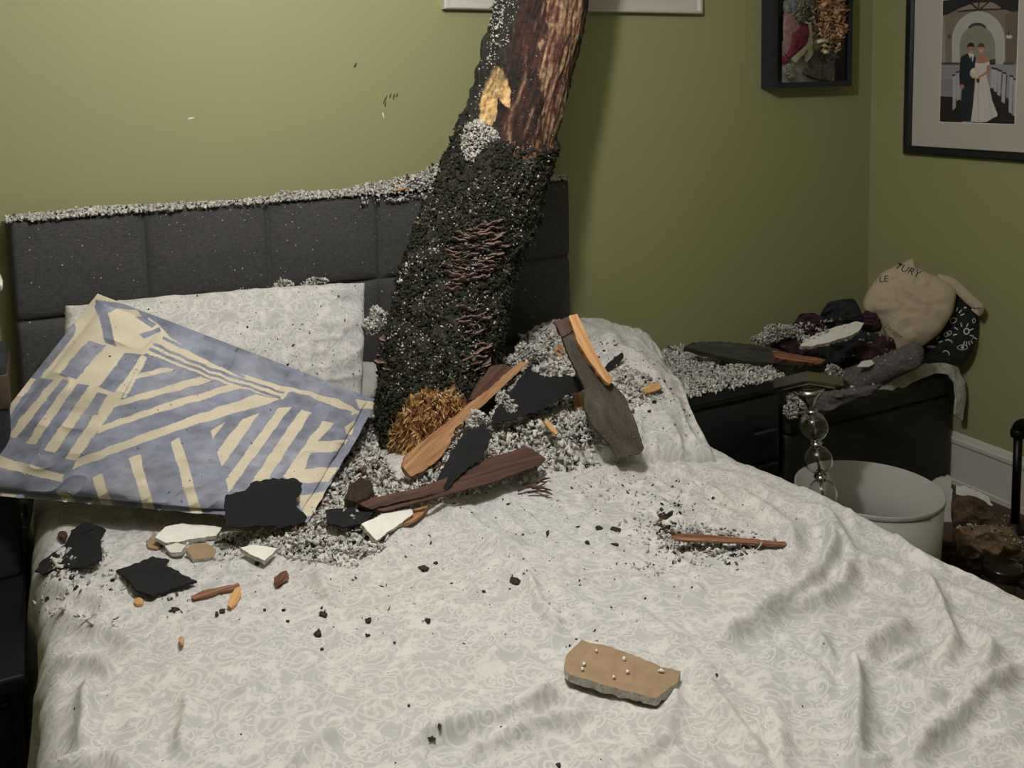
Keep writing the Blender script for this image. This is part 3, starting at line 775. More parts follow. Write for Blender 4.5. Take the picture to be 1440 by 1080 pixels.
def trunk_flecks():
    """shredded insulation caught on the bark"""
    P = []; S = []
    def blob(poly, n, lo, hi, pile):
        xs = [p[0] for p in poly]; ys = [p[1] for p in poly]; k = 0
        while k < n:
            x = random.uniform(min(xs), max(xs)); y = random.uniform(min(ys), max(ys)); k += 1
            if not inpoly([x], [y], poly)[0]: continue
            p, nn = nearest_on_trunk(x, y)
            if p is None: continue
            d, _ = dpoly(np.array([x]), np.array([y]), poly, True); s = random.uniform(lo, hi)*random.choice((1, .7, .5))
            P.append(p+nn*(random.uniform(0, pile)*min(1, d[0]/12)+s*.5)); S.append(s)
    blob([(655,175),(675,168),(690,178),(700,185),(703,195),(690,200),(675,215),(665,228),(655,225),(648,205)], 1500, .0018, .0048, .02)
    blob([(690,-5),(710,-5),(708,30),(700,60),(695,90),(685,92),(690,60),(688,30)], 260, .002, .0045, .010)
    blob([(705,20),(720,20),(716,60),(702,72)], 50, .002, .004, .006)
    blob([(585,310),(600,285),(640,270),(620,290),(605,320)], 130, .002, .004, .006)
    blob([(562,385),(575,360),(580,372),(568,400),(560,400)], 90, .002, .005, .012)
    blob([(545,440),(560,445),(555,480),(545,485)], 40, .002, .004, .005)
    blob([(650,335),(690,325),(700,350),(680,400),(660,398)], 130, .001, .003, .008)
    blob([(650,440),(680,445),(690,500),(670,530),(650,500)], 120, .001, .003, .008)
    blob([(706,208),(748,203),(748,208),(712,213),(709,225),(704,224)], 60, .0012, .0025, .002)
    blob([(560,290),(790,210),(740,330),(700,520),(650,560),(545,560),(545,470)], 2600, .0009, .0032, .004)
    blob([(690,0),(735,0),(700,90),(640,240),(600,280),(660,160)], 800, .0009, .0030, .003)
    blob([(735,60),(800,60),(780,200),(700,200)], 120, .0006, .0014, .0)
    n = len(P); me = crumbs(P, S, np.array([.55, .52, .47])*RNG.uniform(.6, 1.3, (n, 1))); tag(put('insulation_flecks', me, MFLUFF, trunk, smooth=False), kind='stuff')
trunk_flecks()
# the clump hanging between left pillow and trunk
def clump(name, label, cx, cy, y0, rx, ry, n, lo=.003, hi=.006, cat='insulation clump'):
    n = int(n*2.2)
    c = on(cx, cy, 1, y0); k = depth(c)/FPX; P = []; S = []
    for i in range(n):
        v = RNG.normal(size=3); v /= np.linalg.norm(v); r = RNG.uniform(.55, 1)**.6
        w_ = (1+.25*math.sin(4*v[0]+3*v[2]))
        P.append(c+np.array([v[0]*rx*k, v[1]*min(rx, ry)*k*.8, v[2]*ry*k])*r*w_); S.append(RNG.uniform(lo, hi)*RNG.choice((.8, .6, .4)))
    me = crumbs(P, S, fluffcol(n, .03, .02, .05), elong=.9, jag=.6); return tag(put(name, me, MFLUFF, smooth=False), label, cat)
clump('insulation_clump', 'fluffy insulation clump wedged between left pillow and tree trunk', 533, 451, -.36, 19, 18, 420)

# ============================================================ FURNITURE ON THE RIGHT
NSX0, NSX1, NSY, NSZ = 1.56, 2.075, -.44, .548
ns = empty('nightstand', (1.82, -.23, 0), 'black nightstand right of the bed, its top heaped with shredded insulation', 'nightstand')
put('body', box(NSX0+.015, NSX1-.012, NSY+.015, -.03, 0, NSZ-.03, .004), MBLACK, ns, smooth=False)
put('top', box(NSX0, NSX1, NSY-.005, -.025, NSZ-.032, NSZ, .005), MBLACK, ns, smooth=False)
for z0, z1 in ((.29, .495), (.05, .275)):
    d = put('drawer', box(NSX0+.03, NSX1-.03, NSY-.002, NSY+.02, z0, z1, .004), MBLACK, ns, smooth=False)
    put('handle', box(1.93, 2.02, NSY-.026, NSY-.014, (z0+z1)/2-.006, (z0+z1)/2+.006, .004), noisy('dark pewter', (.01, .01, .01), (.016, .016, .016), .5, 50, .1), d)
def chest():
    c = empty('storage_chest', (2.48, -.22, 0), 'dark green black storage chest in the corner, clothes piled on top', 'chest')
    def slab(x0, x1, y0, y1, z0, z1, bev, puff):
        me = box(x0, x1, y0, y1, z0, z1, bev, 3)
        bm = bmesh.new(); bm.from_mesh(me); bmesh.ops.subdivide_edges(bm, edges=list(bm.edges), cuts=8, use_grid_fill=True)
        for v in bm.verts:
            u = (v.co.x-x0)/(x1-x0); w_ = (v.co.z-z0)/(z1-z0)
            v.co.y -= puff*max(0, 1-abs(2*u-1)**3)*max(0, 1-abs(2*w_-1)**4) if v.co.y < (y0+y1)/2 else 0
            v.co += v.normal*.002*float(noise(np.array([v.co.x*12]), np.array([v.co.z*12]), v.co.y*12)[0])
        bm.to_mesh(me); bm.free(); return me
    put('body', slab(2.095, 2.885, -.425, -.03, .0, .345, .012, .008), MCHEST, c)
    put('lid', slab(2.088, 2.893, -.437, -.028, .348, .432, .016, .004), MCHEST, c)
chest()
nsl = empty('nightstand', (-.33, -.42, 0), 'black nightstand left of the bed, almost lost in shadow', 'nightstand')
put('body', box(-.62, -.085, -.85, -.12, 0, .47, .004), MBLACK, nsl, smooth=False)
put('top', box(-.64, -.075, -.87, -.11, .47, .50, .005), MBLACK, nsl, smooth=False)
for z0, z1 in ((.26, .45), (.04, .24)):
    d = put('drawer', box(-.60, -.10, -.856, -.84, z0, z1, .004), MBLACK, nsl, smooth=False)
    put('handle', box(-.42, -.33, -.88, -.866, (z0+z1)/2-.006, (z0+z1)/2+.006, .004), MBLACK, d)

# ---- soft lumps: an outline gets its own distance, depth and rounding
def smooth_outline(o, n=90):
    P = np.array(o, float); k = len(P); out = []
    L = np.array([np.linalg.norm(P[(i+1) % k]-P[i]) for i in range(k)]); T = L.sum(); cum = np.concatenate([[0], np.cumsum(L)])
    for q in np.linspace(0, T, n, endpoint=False):
        i = min(np.searchsorted(cum, q, 'right')-1, k-1); f = (q-cum[i])/L[i]
        p0, p1, p2, p3 = P[(i-1) % k], P[i], P[(i+1) % k], P[(i+2) % k]
        cr = .5*((2*p1)+(-p0+p2)*f+(2*p0-5*p1+4*p2-p3)*f*f+(-p0+3*p1-3*p2+p3)*f**3); out.append(.5*cr+.5*(p1*(1-f)+p2*f))
    return np.array(out)
def plane_at(cx, cy, y0=None, z0=None, tilt=.25, nrm=None):
    P0 = on(cx, cy, 1, y0) if y0 is not None else on(cx, cy, 2, z0)
    if nrm is None:
        n = CAM-P0; n[2] = 0; n /= np.linalg.norm(n); n[2] = tilt
    else: n = np.array(nrm, float)
    return P0, n/np.linalg.norm(n)
def lump_mesh(outline, P0, n, front, back, fold=.010, fs=18, seed=0, nr=30, pw=.5, nseg=110):
    o = smooth_outline(outline, nseg); c = o.mean(0); V = []; rr = np.linspace(0, 1, nr)
    ux = np.cross([0, 0, 1], n); ux /= np.linalg.norm(ux); uy = np.cross(n, ux)
    base = []
    for r in rr:
        for p in o:
            q = c+(p-c)*r; base.append(onpl(q[0], q[1], P0, n))
    base = np.array(base); R = np.repeat(rr, nseg)
    a, b = (base-P0)@ux, (base-P0)@uy
    f = np.clip(1-R**2, 0, 1)**pw
    wr = (1-np.abs(fbm(a*fs+seed, b*fs*1.3, 0, 3, seed)))*2-1
    A = base+n*(front*f+fold*wr*np.clip(f*3, 0, 1))[:, None]; B = base-n*(back*f)[:, None]
    V = np.concatenate([A, B]); F = []
    i = np.arange(nr-1)[:, None]*nseg; j = np.arange(nseg)[None]; j2 = (j+1) % nseg
    F1 = np.stack([i+j, i+j2, i+nseg+j2, i+nseg+j], -1).reshape(-1, 4); F2 = F1[:, ::-1]+nr*nseg
    me = fast(V, np.concatenate([F1, F2]))
    bm = bmesh.new(); bm.from_mesh(me); bmesh.ops.remove_doubles(bm, verts=bm.verts, dist=1e-5); bmesh.ops.recalc_face_normals(bm, faces=bm.faces); bm.to_mesh(me); bm.free()
    return me
def lump(name, outline, mat, label, cat, front=.04, back=.03, y0=None, z0=None, tilt=.25, parent=None, **kw):
    nrm = kw.pop('nrm', None)
    c = np.mean(outline, 0); P0, n = plane_at(c[0], c[1], y0, z0, tilt, nrm)
    o = put(name, lump_mesh(outline, P0, n, front, back, **kw), mat, parent)
    if parent is None: tag(o, label, cat)
    return o

# clothes and cloths on the chest
g = 'clothes heaped on the chest'
lump('blanket', [(1165,560),(1150,540),(1185,520),(1240,500),(1285,480),(1300,492),(1295,515),(1265,530),(1220,552),(1185,570)], MGREYC, 'dark grey fleece blanket rolled along the front edge of the chest', 'blanket', .05, .06, y0=-.40, seed=2, fs=9, fold=.006)
lump('blanket', [(1100,560),(1130,545),(1165,550),(1240,540),(1225,556),(1180,572),(1150,590),(1120,585)], MGREYC, 'grey flap of blanket hanging between nightstand and chest behind the glass lamp', 'blanket', .02, .03, y0=-.46, seed=6, fs=14)
lump('shirt', [(1150,450),(1165,425),(1200,420),(1212,440),(1215,462),(1190,470),(1160,465)], MBLKC, 'black garment humped up against the wall left of the canvas bag', 'clothing', .05, .05, y0=-.20, seed=4, fold=.017, fs=16, )
lump('sweater', [(1113,460),(1125,442),(1145,440),(1158,450),(1165,470),(1140,478),(1116,474)], MBURG, 'burgundy garment peeking up behind the drywall sheet near the wall', 'clothing', .04, .05, y0=-.14, seed=9, fold=.017, fs=20)
lump('sweater', [(1206,450),(1220,434),(1233,438),(1240,452),(1238,466),(1215,468)], MBURG, 'small round burgundy knit bump touching the canvas bag', 'clothing', .05, .05, y0=-.27, seed=10, fold=.017, fs=20)
lump('shirt', [(1150,505),(1165,480),(1200,465),(1240,470),(1258,490),(1250,515),(1215,530),(1180,528)], MBLKC, 'black crumpled garment under the white drywall sheet on the chest', 'clothing', .07, .08, y0=-.27, seed=14, fold=.017, fs=14)
lump('sweater', [(1185,510),(1205,480),(1232,470),(1256,476),(1262,500),(1255,522),(1225,535),(1195,530)], MBURG, 'large burgundy knit garment below the canvas bag, sprinkled with fluff', 'clothing', .06, .06, y0=-.32, seed=15, fs=12, fold=.020)
lump('sweater', [(1075,475),(1110,470),(1150,478),(1150,500),(1110,500),(1080,492)], MBURG, 'dark burgundy garment flattened under fluff at the left end of the clothes', 'clothing', .04, .05, y0=-.20, seed=17, fold=.017, fs=12)

# natural canvas bag with printed words
TOTE = [(1213,425),(1222,405),(1240,383),(1262,372),(1284,363),(1291,376),(1318,388),(1338,402),(1345,412),(1340,440),(1322,468),(1298,487),(1275,499),(1260,495),(1246,474),(1235,448),(1215,435)]
tote = empty('tote_bag', (2.62, -.40, .52), 'natural canvas tote bag with black printed words leaning in the corner', 'bag')
TP, TN = plane_at(1278, 430, y0=-.36, tilt=.15)
tm = lump_mesh(TOTE, TP, TN, .06, .05, fold=.005, fs=11, seed=21, pw=.38)
put('bag_body', tm, MCANV, tote)
BV_TOTE = BVHTree.FromPolygons([tuple(v.co) for v in tm.vertices], [tuple(p.vertices) for p in tm.polygons])
def ribbon(name, pts, wd, th, mat, parent, nrm):
    """flat strap along 3-D points"""
    P = spl(np.array(pts, float), 40); V = []; F = []; nv = np.array(nrm, float); nv /= np.linalg.norm(nv)
    for i in range(len(P)):
        t = P[min(i+1, 39)]-P[max(i-1, 0)]; t /= np.linalg.norm(t); s = np.cross(t, nv); s /= np.linalg.norm(s)
        for a, b in ((-1, 0), (1, 0), (1, 1), (-1, 1)): V.append(P[i]+s*a*wd/2+nv*b*th)
    for i in range(39):
        for k in range(4): F.append((i*4+k, i*4+(k+1) % 4, (i+1)*4+(k+1) % 4, (i+1)*4+k))
    F.append((0, 1, 2, 3)); F.append((159, 158, 157, 156)); return put(name, mesh(V, F), mat, parent)
sp = [onpl(x, y, TP-TN*.0, TN) for x, y in [(1318,392),(1335,396),(1350,408),(1362,420),(1376,433),(1371,440)]]
ribbon('strap', sp, .034, .003, MCANV, tote, TN)
def text_on(txt, px, py, ang, size, bv, mat, parent, P0, n, name='lettering', shear=.0, xs=1.0):
    c = bpy.data.curves.new('t', 'FONT'); c.body = txt; c.size = size; c.align_x = 'LEFT'; c.resolution_u = 3; c.shear = shear
    o = bpy.data.objects.new('t', c); COL.objects.link(o); dg = bpy.context.evaluated_depsgraph_get(); dg.update()
    me = bpy.data.meshes.new_from_object(o.evaluated_get(dg)); bpy.data.objects.remove(o)
    bm = bmesh.new(); bm.from_mesh(me); bmesh.ops.subdivide_edges(bm, edges=[e for e in bm.edges if e.calc_length() > size*.12], cuts=3)
    ux = np.cross([0, 0, 1.0], n); ux /= np.linalg.norm(ux); uy = np.cross(n, ux); a = math.radians(ang); o0 = onpl(px, py, P0, n)
    ex = ux*math.cos(a)+uy*math.sin(a); ey = -ux*math.sin(a)+uy*math.cos(a)
    for v in bm.verts:
        q = o0+ex*v.co.x*xs+ey*v.co.y; h = bv.ray_cast(Vector(q+n*.3), Vector(-n), 1.0)
        v.co = (h[0]+Vector(n)*.0012) if h[0] is not None else Vector(q+n*.05)
    bm.to_mesh(me); bm.free(); me.materials.clear(); return put(name, me, mat, parent)
text_on('TURY', 1257, 376, -20, .036, BV_TOTE, MINK, tote, TP, TN, xs=.95, shear=.2)
text_on('LE', 1236, 396, 8, .032, BV_TOTE, MINK, tote, TP, TN, shear=.2)
text_on('DIGEST', 1244, 458, -38, .020, BV_TOTE, MINK, tote, TP, TN, shear=.1)

# black bag printed with white eyes and hands
bb = empty('drawstring_bag', (2.80, -.46, .46), 'black cloth bag printed with white eyes and hands beside the canvas tote', 'bag')
BP, BN = plane_at(1335, 470, y0=-.44, tilt=.1)
BBO = [(1345,408),(1358,418),(1374,434),(1375,455),(1372,480),(1364,500),(1350,512),(1328,514),(1300,505),(1280,492),(1290,478),(1305,460),(1328,438)]
bmsh = lump_mesh(BBO, BP, BN, .025, .03, fold=.003, fs=9, seed=33, pw=.45); put('bag_body', bmsh, MBLKC, bb)
BV_BB = BVHTree.FromPolygons([tuple(v.co) for v in bmsh.vertices], [tuple(p.vertices) for p in bmsh.polygons])
def decals(shapes, bv, P0, n, mat, parent, name='print', lift=.0012):
    V = []; F = []
    for pts in shapes:
        b = len(V)
        for x, y in pts:
            q = onpl(x, y, P0, n); h = bv.ray_cast(Vector(q+n*.3), Vector(-n), 1.0)
            V.append(np.array(h[0])+n*lift if h[0] is not None else q+n*.03)
        F.append(tuple(range(b, len(V))))
    return put(name, mesh(V, F), mat, parent, smooth=False)
def stroke(x0, y0, x1, y1, wd):
    dx, dy = x1-x0, y1-y0; L = math.hypot(dx, dy); a, b = -dy/L*wd/2, dx/L*wd/2; return [(x0+a, y0+b), (x1+a, y1+b), (x1-a, y1-b), (x0-a, y0-b)]
sh = []
def c2(x, y): return 1180+x/6.545, 340+y/6.545
for (x, y, r, a0, a1) in ((1060, 690, 60, 150, 20), (1145, 830, 60, 190, -20), (850, 940, 70, 160, 20), (880, 850, 40, 150, 60), (1135, 960, 42, 0, 0), (1175, 850, 60, -20, -110)):
    if a0 == a1: continue
    for k in range(6):
        a = math.radians(a0+(a1-a0)*k/5); cx, cy = c2(x+r*math.cos(a), y-r*math.sin(a)); ex, ey = c2(x+(r+38)*math.cos(a), y-(r+38)*math.sin(a)); sh.append(stroke(cx, cy, ex, ey, 1.6))
def ell(x, y, rx, ry, n=12, rot=0):
    o = []
    for k in range(n):
        a = 2*math.pi*k/n; u, v = rx*math.cos(a), ry*math.sin(a); c_, s_ = math.cos(rot), math.sin(rot); o.append(c2(x+u*c_-v*s_, y+u*s_+v*c_))
    return o
def ringq(x, y, rx, ry, t, n=14, rot=0, k0=0, k1=None):
    A = ell(x, y, rx, ry, n, rot); B = ell(x, y, rx-t, ry-t, n, rot); return [[A[k], A[(k+1) % n], B[(k+1) % n], B[k]] for k in range(k0, k1 or n)]
sh += ringq(1135, 962, 50, 26, 7)+[ell(1135, 962, 14, 14)]+ringq(1172, 815, 30, 32, 13)+ringq(1050, 715, 34, 26, 7, rot=-.5)+ringq(1010, 910, 36, 22, 10, 14, .3, 7, 14)
sh += ringq(1000, 835, 40, 22, 6, rot=-.5)+[ell(1000, 835, 10, 10)]+ringq(1240, 720, 16, 24, 6)+ringq(985, 1020, 36, 30, 9, 14, .8, 6, 13)+[ell(850, 955, 40, 14), ell(1160, 600, 14, 9)]
decals(sh, BV_BB, BP, BN, MWHITEP, bb)

# ---- flat broken pieces
def jag(o, step=4, amp=1.2, seed=0):
    out = []; k = len(o); rr = random.Random(seed)
    for i in range(k):
        a, b = np.array(o[i], float), np.array(o[(i+1) % k], float); L = np.linalg.norm(b-a); n = max(1, int(L/step)); d = (b-a)/max(L, 1e-6); nn = np.array([-d[1], d[0]])
        for j in range(n): out.append(a+(b-a)*j/n+(nn*rr.uniform(-amp, amp) if j else 0))
    return out
def piece(name, outline, mat, P0, n, th, label=None, cat=None, parent=None, amp=1.0, step=4, axis=None, seed=0, group=None, edge=None, bend=0.0, warp=.0):
    """solid slab whose top face is the outline laid on plane (P0, n)"""
    n = np.array(n, float); n /= np.linalg.norm(n)
    o = jag(outline, step, amp, seed); T = np.array([onpl(x, y, P0, n) for x, y in o])
    if axis is None: a = T-T.mean(0); ax = np.linalg.svd(a)[2][0]
    else: ax = onpl(*axis[1], P0, n)-onpl(*axis[0], P0, n)
    ax = ax/np.linalg.norm(ax); ay = np.cross(n, ax); c = T.mean(0)
    k = len(T); rr = np.random.default_rng(seed)
    B = T-n*th+rr.uniform(-1, 1, (k, 3))*th*.12*(amp > 0)
    bm = bmesh.new(); tv = [bm.verts.new(p) for p in T]; bv_ = [bm.verts.new(p) for p in B]
    ft = bm.faces.new(tv); fb = bm.faces.new(bv_[::-1])
    sides = []
    for i in range(k): sides.append(bm.faces.new((tv[i], bv_[i], bv_[(i+1) % k], tv[(i+1) % k])))
    if edge is not None:
        for f in sides: f.material_index = 1
    bmesh.ops.recalc_face_normals(bm, faces=bm.faces)
    bmesh.ops.triangulate(bm, faces=[ft, fb])
    if warp or bend:
        bmesh.ops.subdivide_edges(bm, edges=[e for e in bm.edges if e.calc_length() > .02], cuts=2)
        for v in bm.verts:
            q = np.array(v.co)-c; u, w_ = q@ax, q@ay
            v.co += Vector(n)*(warp*float(noise(np.array([u*25+seed]), np.array([w_*25]))[0])+bend*(u*u)*20)
    uvl = bm.loops.layers.uv.new('uv')
    for f in bm.faces:
        for l in f.loops:
            q = np.array(l.vert.co)-c; l[uvl].uv = (q@ax+seed*.37, q@ay+(q@n))
    me = bpy.data.meshes.new('m'); bm.to_mesh(me); bm.free(); me.materials.append(mat)
    if edge is not None: me.materials.append(edge)
    ob = bpy.data.objects.new(name, me); COL.objects.link(ob)
    if parent is not None: ob.parent = parent; ob.matrix_parent_inverse = Matrix.Translation(-parent.location)
    return tag(ob, label, cat, group)
def wood(name, c1, c2, c3, rough=.65, across=70, along=4, bump=.8, flecks=0):
    m = M(name, c1, rough); n = N(m); v = n.mapping(n.coord('UV'), (along, across, 1))
    f = n.noise(v, 1.6, 7, .62, .5); c = n.ramp(f, [(.28, c1), (.5, c2), (.72, c3)])
    if flecks: c = n.mix(n.math('MULTIPLY', n.ramp(n.noise(n.coord('UV'), 260, 3), [(.62, 0), (.70, 1)]), flecks), c, (.33, .30, .26))
    n.color(c); n.bump(f, bump, .003); return m
WB = wood('weathered dark board face', (.022, .018, .013), (.065, .053, .038), (.14, .118, .085), .85, 14, 5, .8, .5)
WO = wood('fresh split orange pine', (.42, .19, .06), (.60, .32, .12), (.74, .46, .20), .55, 60, 3)
WT = wood('split tan lath wood', (.20, .085, .03), (.42, .22, .09), (.58, .36, .17), .6, 60, 4)
WBR = wood('old brown sawn wood', (.028, .012, .008), (.085, .036, .022), (.15, .072, .045), .7, 50, 4)
WRB = wood('red brown splinter', (.07, .02, .01), (.20, .075, .035), (.42, .22, .12), .7, 60, 5)
WMO = wood('mossy grey green bark board', (.012, .014, .009), (.035, .038, .026), (.07, .072, .055), .9, 40, 8)
BV_BED2 = bvh(comf, P_right, P_str)
def bedpt(x, y, up=0.0):
    p, n = cast(BV_BED2, x, y)
    if p is None: p = on(x, y, 2, .62)
    return p+np.array([0, 0, up])
def flat(name, outline, mat, th, label, cat, up=.006, tilt=(0, 0), **kw):
    """lay a piece on the bedding: plane fitted to the cloth under its outline, then tilted"""
    c = np.mean(outline, 0); Q = []
    for x, y in list(outline)+[tuple((np.array(q)+c)/2) for q in outline]+[tuple(c)]:
        p, n = cast(BV_BED2, x, y)
        if p is not None: Q.append(p)
    if len(Q) < 4: P0 = on(c[0], c[1], 2, .62); g = (0, 0)
    else:
        Q = np.array(Q); m_ = Q.mean(0); A = np.c_[Q[:, :2]-m_[:2], np.ones(len(Q))]; g = np.linalg.lstsq(A, Q[:, 2], rcond=None)[0]; res = Q[:, 2]-A@g
        g2 = np.clip(g[:2], -.5, .5); P0 = m_+np.array([0, 0, max(0, np.percentile(res, 85))]); g = g2
        if abs(tilt[0])+abs(tilt[1]) > .6: P0 = bedpt(c[0], c[1])
    P0 = P0+np.array([0, 0, up+th])
    return piece(name, outline, mat, P0, (tilt[0]-g[0], tilt[1]-g[1], 1), th, label, cat, **kw)

# shingles
_c = cast(BV_ALL, 372, 706)[0]; _v = (CAM-_c)/np.linalg.norm(CAM-_c)
piece('roof_shingle', [(316,706),(318,696),(345,690),(352,680),(375,674),(410,672),(425,680),(424,692),(415,700),(417,712),(432,728),(425,735),(395,742),(378,738),(345,742),(318,741)], MSHING, _c+_v*.045, (.10, -.75, .95), .004, 'jagged black shingle piece resting on the lower front edge of the striped pillow', 'roof shingle', seed=1, amp=1.6, warp=.002)
flat('roof_shingle', [(48,802),(60,785),(90,765),(100,745),(120,735),(140,740),(149,745),(140,760),(142,785),(120,797),(85,800),(60,806)], MSHING, .004, 'black shingle piece with a curved point at the left edge of the bed', 'roof shingle', up=.004, tilt=(-.12, -.1), seed=2, amp=1.2, warp=.003)
flat('roof_shingle', [(163,800),(215,783),(238,787),(232,795),(277,815),(250,825),(215,838),(190,830),(180,815)], MSHING, .004, 'diamond shaped black shingle piece lying flat below the striped pillow', 'roof shingle', up=.008, tilt=(.03, .03), seed=3, warp=.003)
flat('roof_shingle', [(457,718),(500,712),(522,706),(527,718),(515,735),(485,742),(462,735)], MSHING, .004, 'small black shingle scrap at the left end of the dark brown board', 'roof shingle', up=.03, tilt=(0, -.35), seed=4, warp=.002)
piece('roof_shingle', [(683,600),(700,572),(722,545),(742,518),(765,530),(800,528),(838,533),(820,548),(795,556),(765,575),(735,585)], MSHING, on(760, 550, 1, -.76), (-.15, -.9, .6), .005, 'broad black tar sheet behind the split tan lath, right of the trunk', 'roof shingle', seed=5, amp=1.4, warp=.003)
piece('roof_shingle', [(625,652),(650,612),(680,596),(692,612),(680,640),(650,665),(628,690),(612,680)], MSHING, on(650, 640, 2, .72), (-.2, -.6, .9), .005, 'black tar scrap between the tan lath and dark brown board', 'roof shingle', seed=6, amp=1.4, warp=.003)
flat('roof_shingle', [(850,518),(858,508),(875,495),(877,503),(864,518),(852,524)], MSHING, .004, 'thin black shingle sliver on top of the right pillow', 'roof shingle', up=.02, tilt=(0, -.8), seed=7)

# wood
b1 = empty('broken_board', bedpt(885, 638, .0), 'weathered grey board with a fresh orange split edge leaning on the right pillow', 'wood board')
PB, NB = onpl(885, 640, on(885, 640, 2, .665), (0, 0, 1)), np.array([-.35, -.86, .52])
piece('board_face', [(779,452),(803,444),(808,452),(822,490),(845,528),(862,540),(878,556),(893,590),(906,630),(900,638),(868,643),(858,625),(835,600),(822,575),(822,545),(800,500),(793,480)], WB, PB, NB, .016, parent=b1, amp=.6, axis=((795,460),(880,620)), seed=11)
e = piece('split_edge', [(800,444),(812,441),(818,455),(832,485),(848,515),(862,532),(858,540),(848,533),(832,512),(812,480)], WO, PB+np.array([-.010, -.018, .008]), NB, .022, parent=b1, amp=.5, axis=((806,445),(850,530)), seed=12); e['label'] = 'fresh orange split edge'
e = piece('top_end', [(779,452),(803,445),(808,464),(790,474)], WBR, PB+NB/np.linalg.norm(NB)*.004, NB, .006, parent=b1, amp=.8, axis=((779,452),(790,474)), seed=13); e['label'] = 'dark brown broken end'
b2 = empty('split_lath', bedpt(575, 665, .0), 'split tan lath leaning from the bed up past the foot of the trunk', 'wood board')
P2 = on(575, 665, 2, .68); Pe = on(740, 512, 1, -.66); d2 = Pe-P2; n2 = np.cross(d2, np.cross(CAM-P2, d2)); n2 = -n2 if n2@(CAM-P2) < 0 else n2; n2 /= np.linalg.norm(n2)
piece('lath', [(566,655),(570,640),(610,608),(640,585),(665,563),(690,545),(715,522),(733,508),(743,510),(716,535),(690,560),(655,592),(640,602),(632,625),(618,645),(596,662),(578,670)], WT, P2, n2, .014, parent=b2, amp=.8, axis=((575,665),(740,512)), seed=14)
e = piece('brown_face', [(660,562),(668,545),(690,515),(704,512),(722,518),(700,541),(676,562)], WBR, P2-n2*.006, n2, .012, parent=b2, amp=1.0, axis=((665,560),(710,512)), seed=15); e['label'] = 'dark brown sawn face'
P3b = on(640, 675, 2, .685)
b3 = empty('broken_board', P3b-np.array([0, 0, .03]), 'long dark brown broken board lying across the debris in front of the trunk', 'wood board')
piece('board', [(505,708),(525,700),(600,683),(660,658),(700,640),(740,628),(752,634),(768,645),(757,656),(700,674),(645,686),(560,706),(522,716)], WBR, P3b, (.05, -1.1, 1), .020, parent=b3, amp=.8, axis=((515,712),(760,645)), seed=16)
piece('ridge', [(530,716),(600,700),(680,672),(755,650),(752,656),(690,678),(610,700),(540,719)], WBR, P3b+np.array([0, -.008, .008]), (.05, -1.1, 1), .010, parent=b3, amp=.4, axis=((530,716),(755,650)), seed=17)
flat('wood_splinter', [(944,755),(952,750),(1000,752),(1050,757),(1116,763),(1111,767),(1060,764),(1000,760),(960,760)], WRB, .0035, 'long thin red brown splinter with a pale point right of the bed centre', 'wood splinter', up=.012, tilt=(0, -.2), seed=18, amp=.6, axis=((945,756),(1115,766)))
flat('wood_splinter', [(555,724),(590,714),(603,709),(596,720),(580,733),(562,738)], WT, .006, 'tan splinter under the white drywall chip near the dark board', 'wood splinter', up=.004, seed=19, amp=.6)
flat('wood_splinter', [(269,838),(285,830),(310,825),(336,820),(338,826),(312,832),(290,840),(272,843)], WRB, .008, 'red brown stick lying below the diamond shaped shingle', 'wood splinter', up=.006, tilt=(0, -.3), seed=20, amp=.5)
flat('wood_splinter', [(320,851),(324,838),(330,828),(338,824),(339,836),(333,848),(326,855)], WO, .007, 'short stubby orange splinter touching the red brown stick', 'wood splinter', up=.006, tilt=(.2, -.2), seed=21, amp=.4)
flat('wood_splinter', [(385,812),(394,805),(403,802),(406,808),(396,815),(388,819)], WRB, .008, 'small red brown chunk beside a white crumb, below the white chips', 'wood splinter', up=.006, seed=22, amp=.5)
flat('wood_splinter', [(905,545),(915,538),(928,540),(932,545),(920,550),(908,552)], WO, .005, 'pale orange splinter cluster on the right pillow', 'wood splinter', up=.006, seed=23, amp=1.0)
flat('wood_splinter', [(768,588),(776,596),(785,608),(781,611),(772,602),(765,594)], WO, .005, 'yellow orange sliver in the insulation left of the grey board', 'wood splinter', up=.035, seed=24, amp=.6)
flat('bark_chunk', [(484,702),(490,683),(505,672),(522,676),(524,690),(515,700),(500,706)], noisy('flaky dark bark', (.014, .008, .006), (.06, .03, .018), .95, 120, .9, .004), .028, 'dark rough bark chunk between striped pillow corner and dark board', 'bark', up=.004, seed=25, amp=1.4)
flat('bark_chunk', [(638,662),(645,632),(652,640),(660,655),(672,664),(660,670),(645,670)], noisy('fibrous brown bark', (.02, .014, .008), (.11, .08, .045), .95, 140, .9, .004), .03, 'fibrous brown bark tuft standing above the dark brown board', 'bark', up=.03, tilt=(0, -1.0), seed=26, amp=1.6)
for k, (x, y, a, L) in enumerate([(735, 687, 5, 34), (748, 692, -8, 28), (728, 696, 12, 22), (755, 685, 20, 20), (742, 698, 0, 30), (760, 696, -20, 18)]):
    p = bedpt(x, y, .008); q = bedpt(x+L*math.cos(math.radians(a)), y-L*math.sin(math.radians(a)), .010); tag(put('twig', tube([p, (p+q)/2+np.array([0, 0, .004]), q], [.002, .003, .001], 6), WBR), 'thin brown twig in the bark tuft right under the dark brown board', 'twig', 'twigs under the dark brown board')
flat('wood_splinter', [(781,488),(788,484),(797,494),(800,504),(792,506),(783,498)], WT, .006, 'tan torn bit poking out left of the grey board near its top', 'wood splinter', up=.05, tilt=(0, -.8), seed=71, amp=.5)
flat('wood_splinter', [(808,552),(818,543),(824,560),(824,582),(814,580),(807,568)], WT, .006, 'tan torn bit poking out left of the grey board at its middle', 'wood splinter', up=.05, tilt=(0, -.8), seed=72, amp=.5)
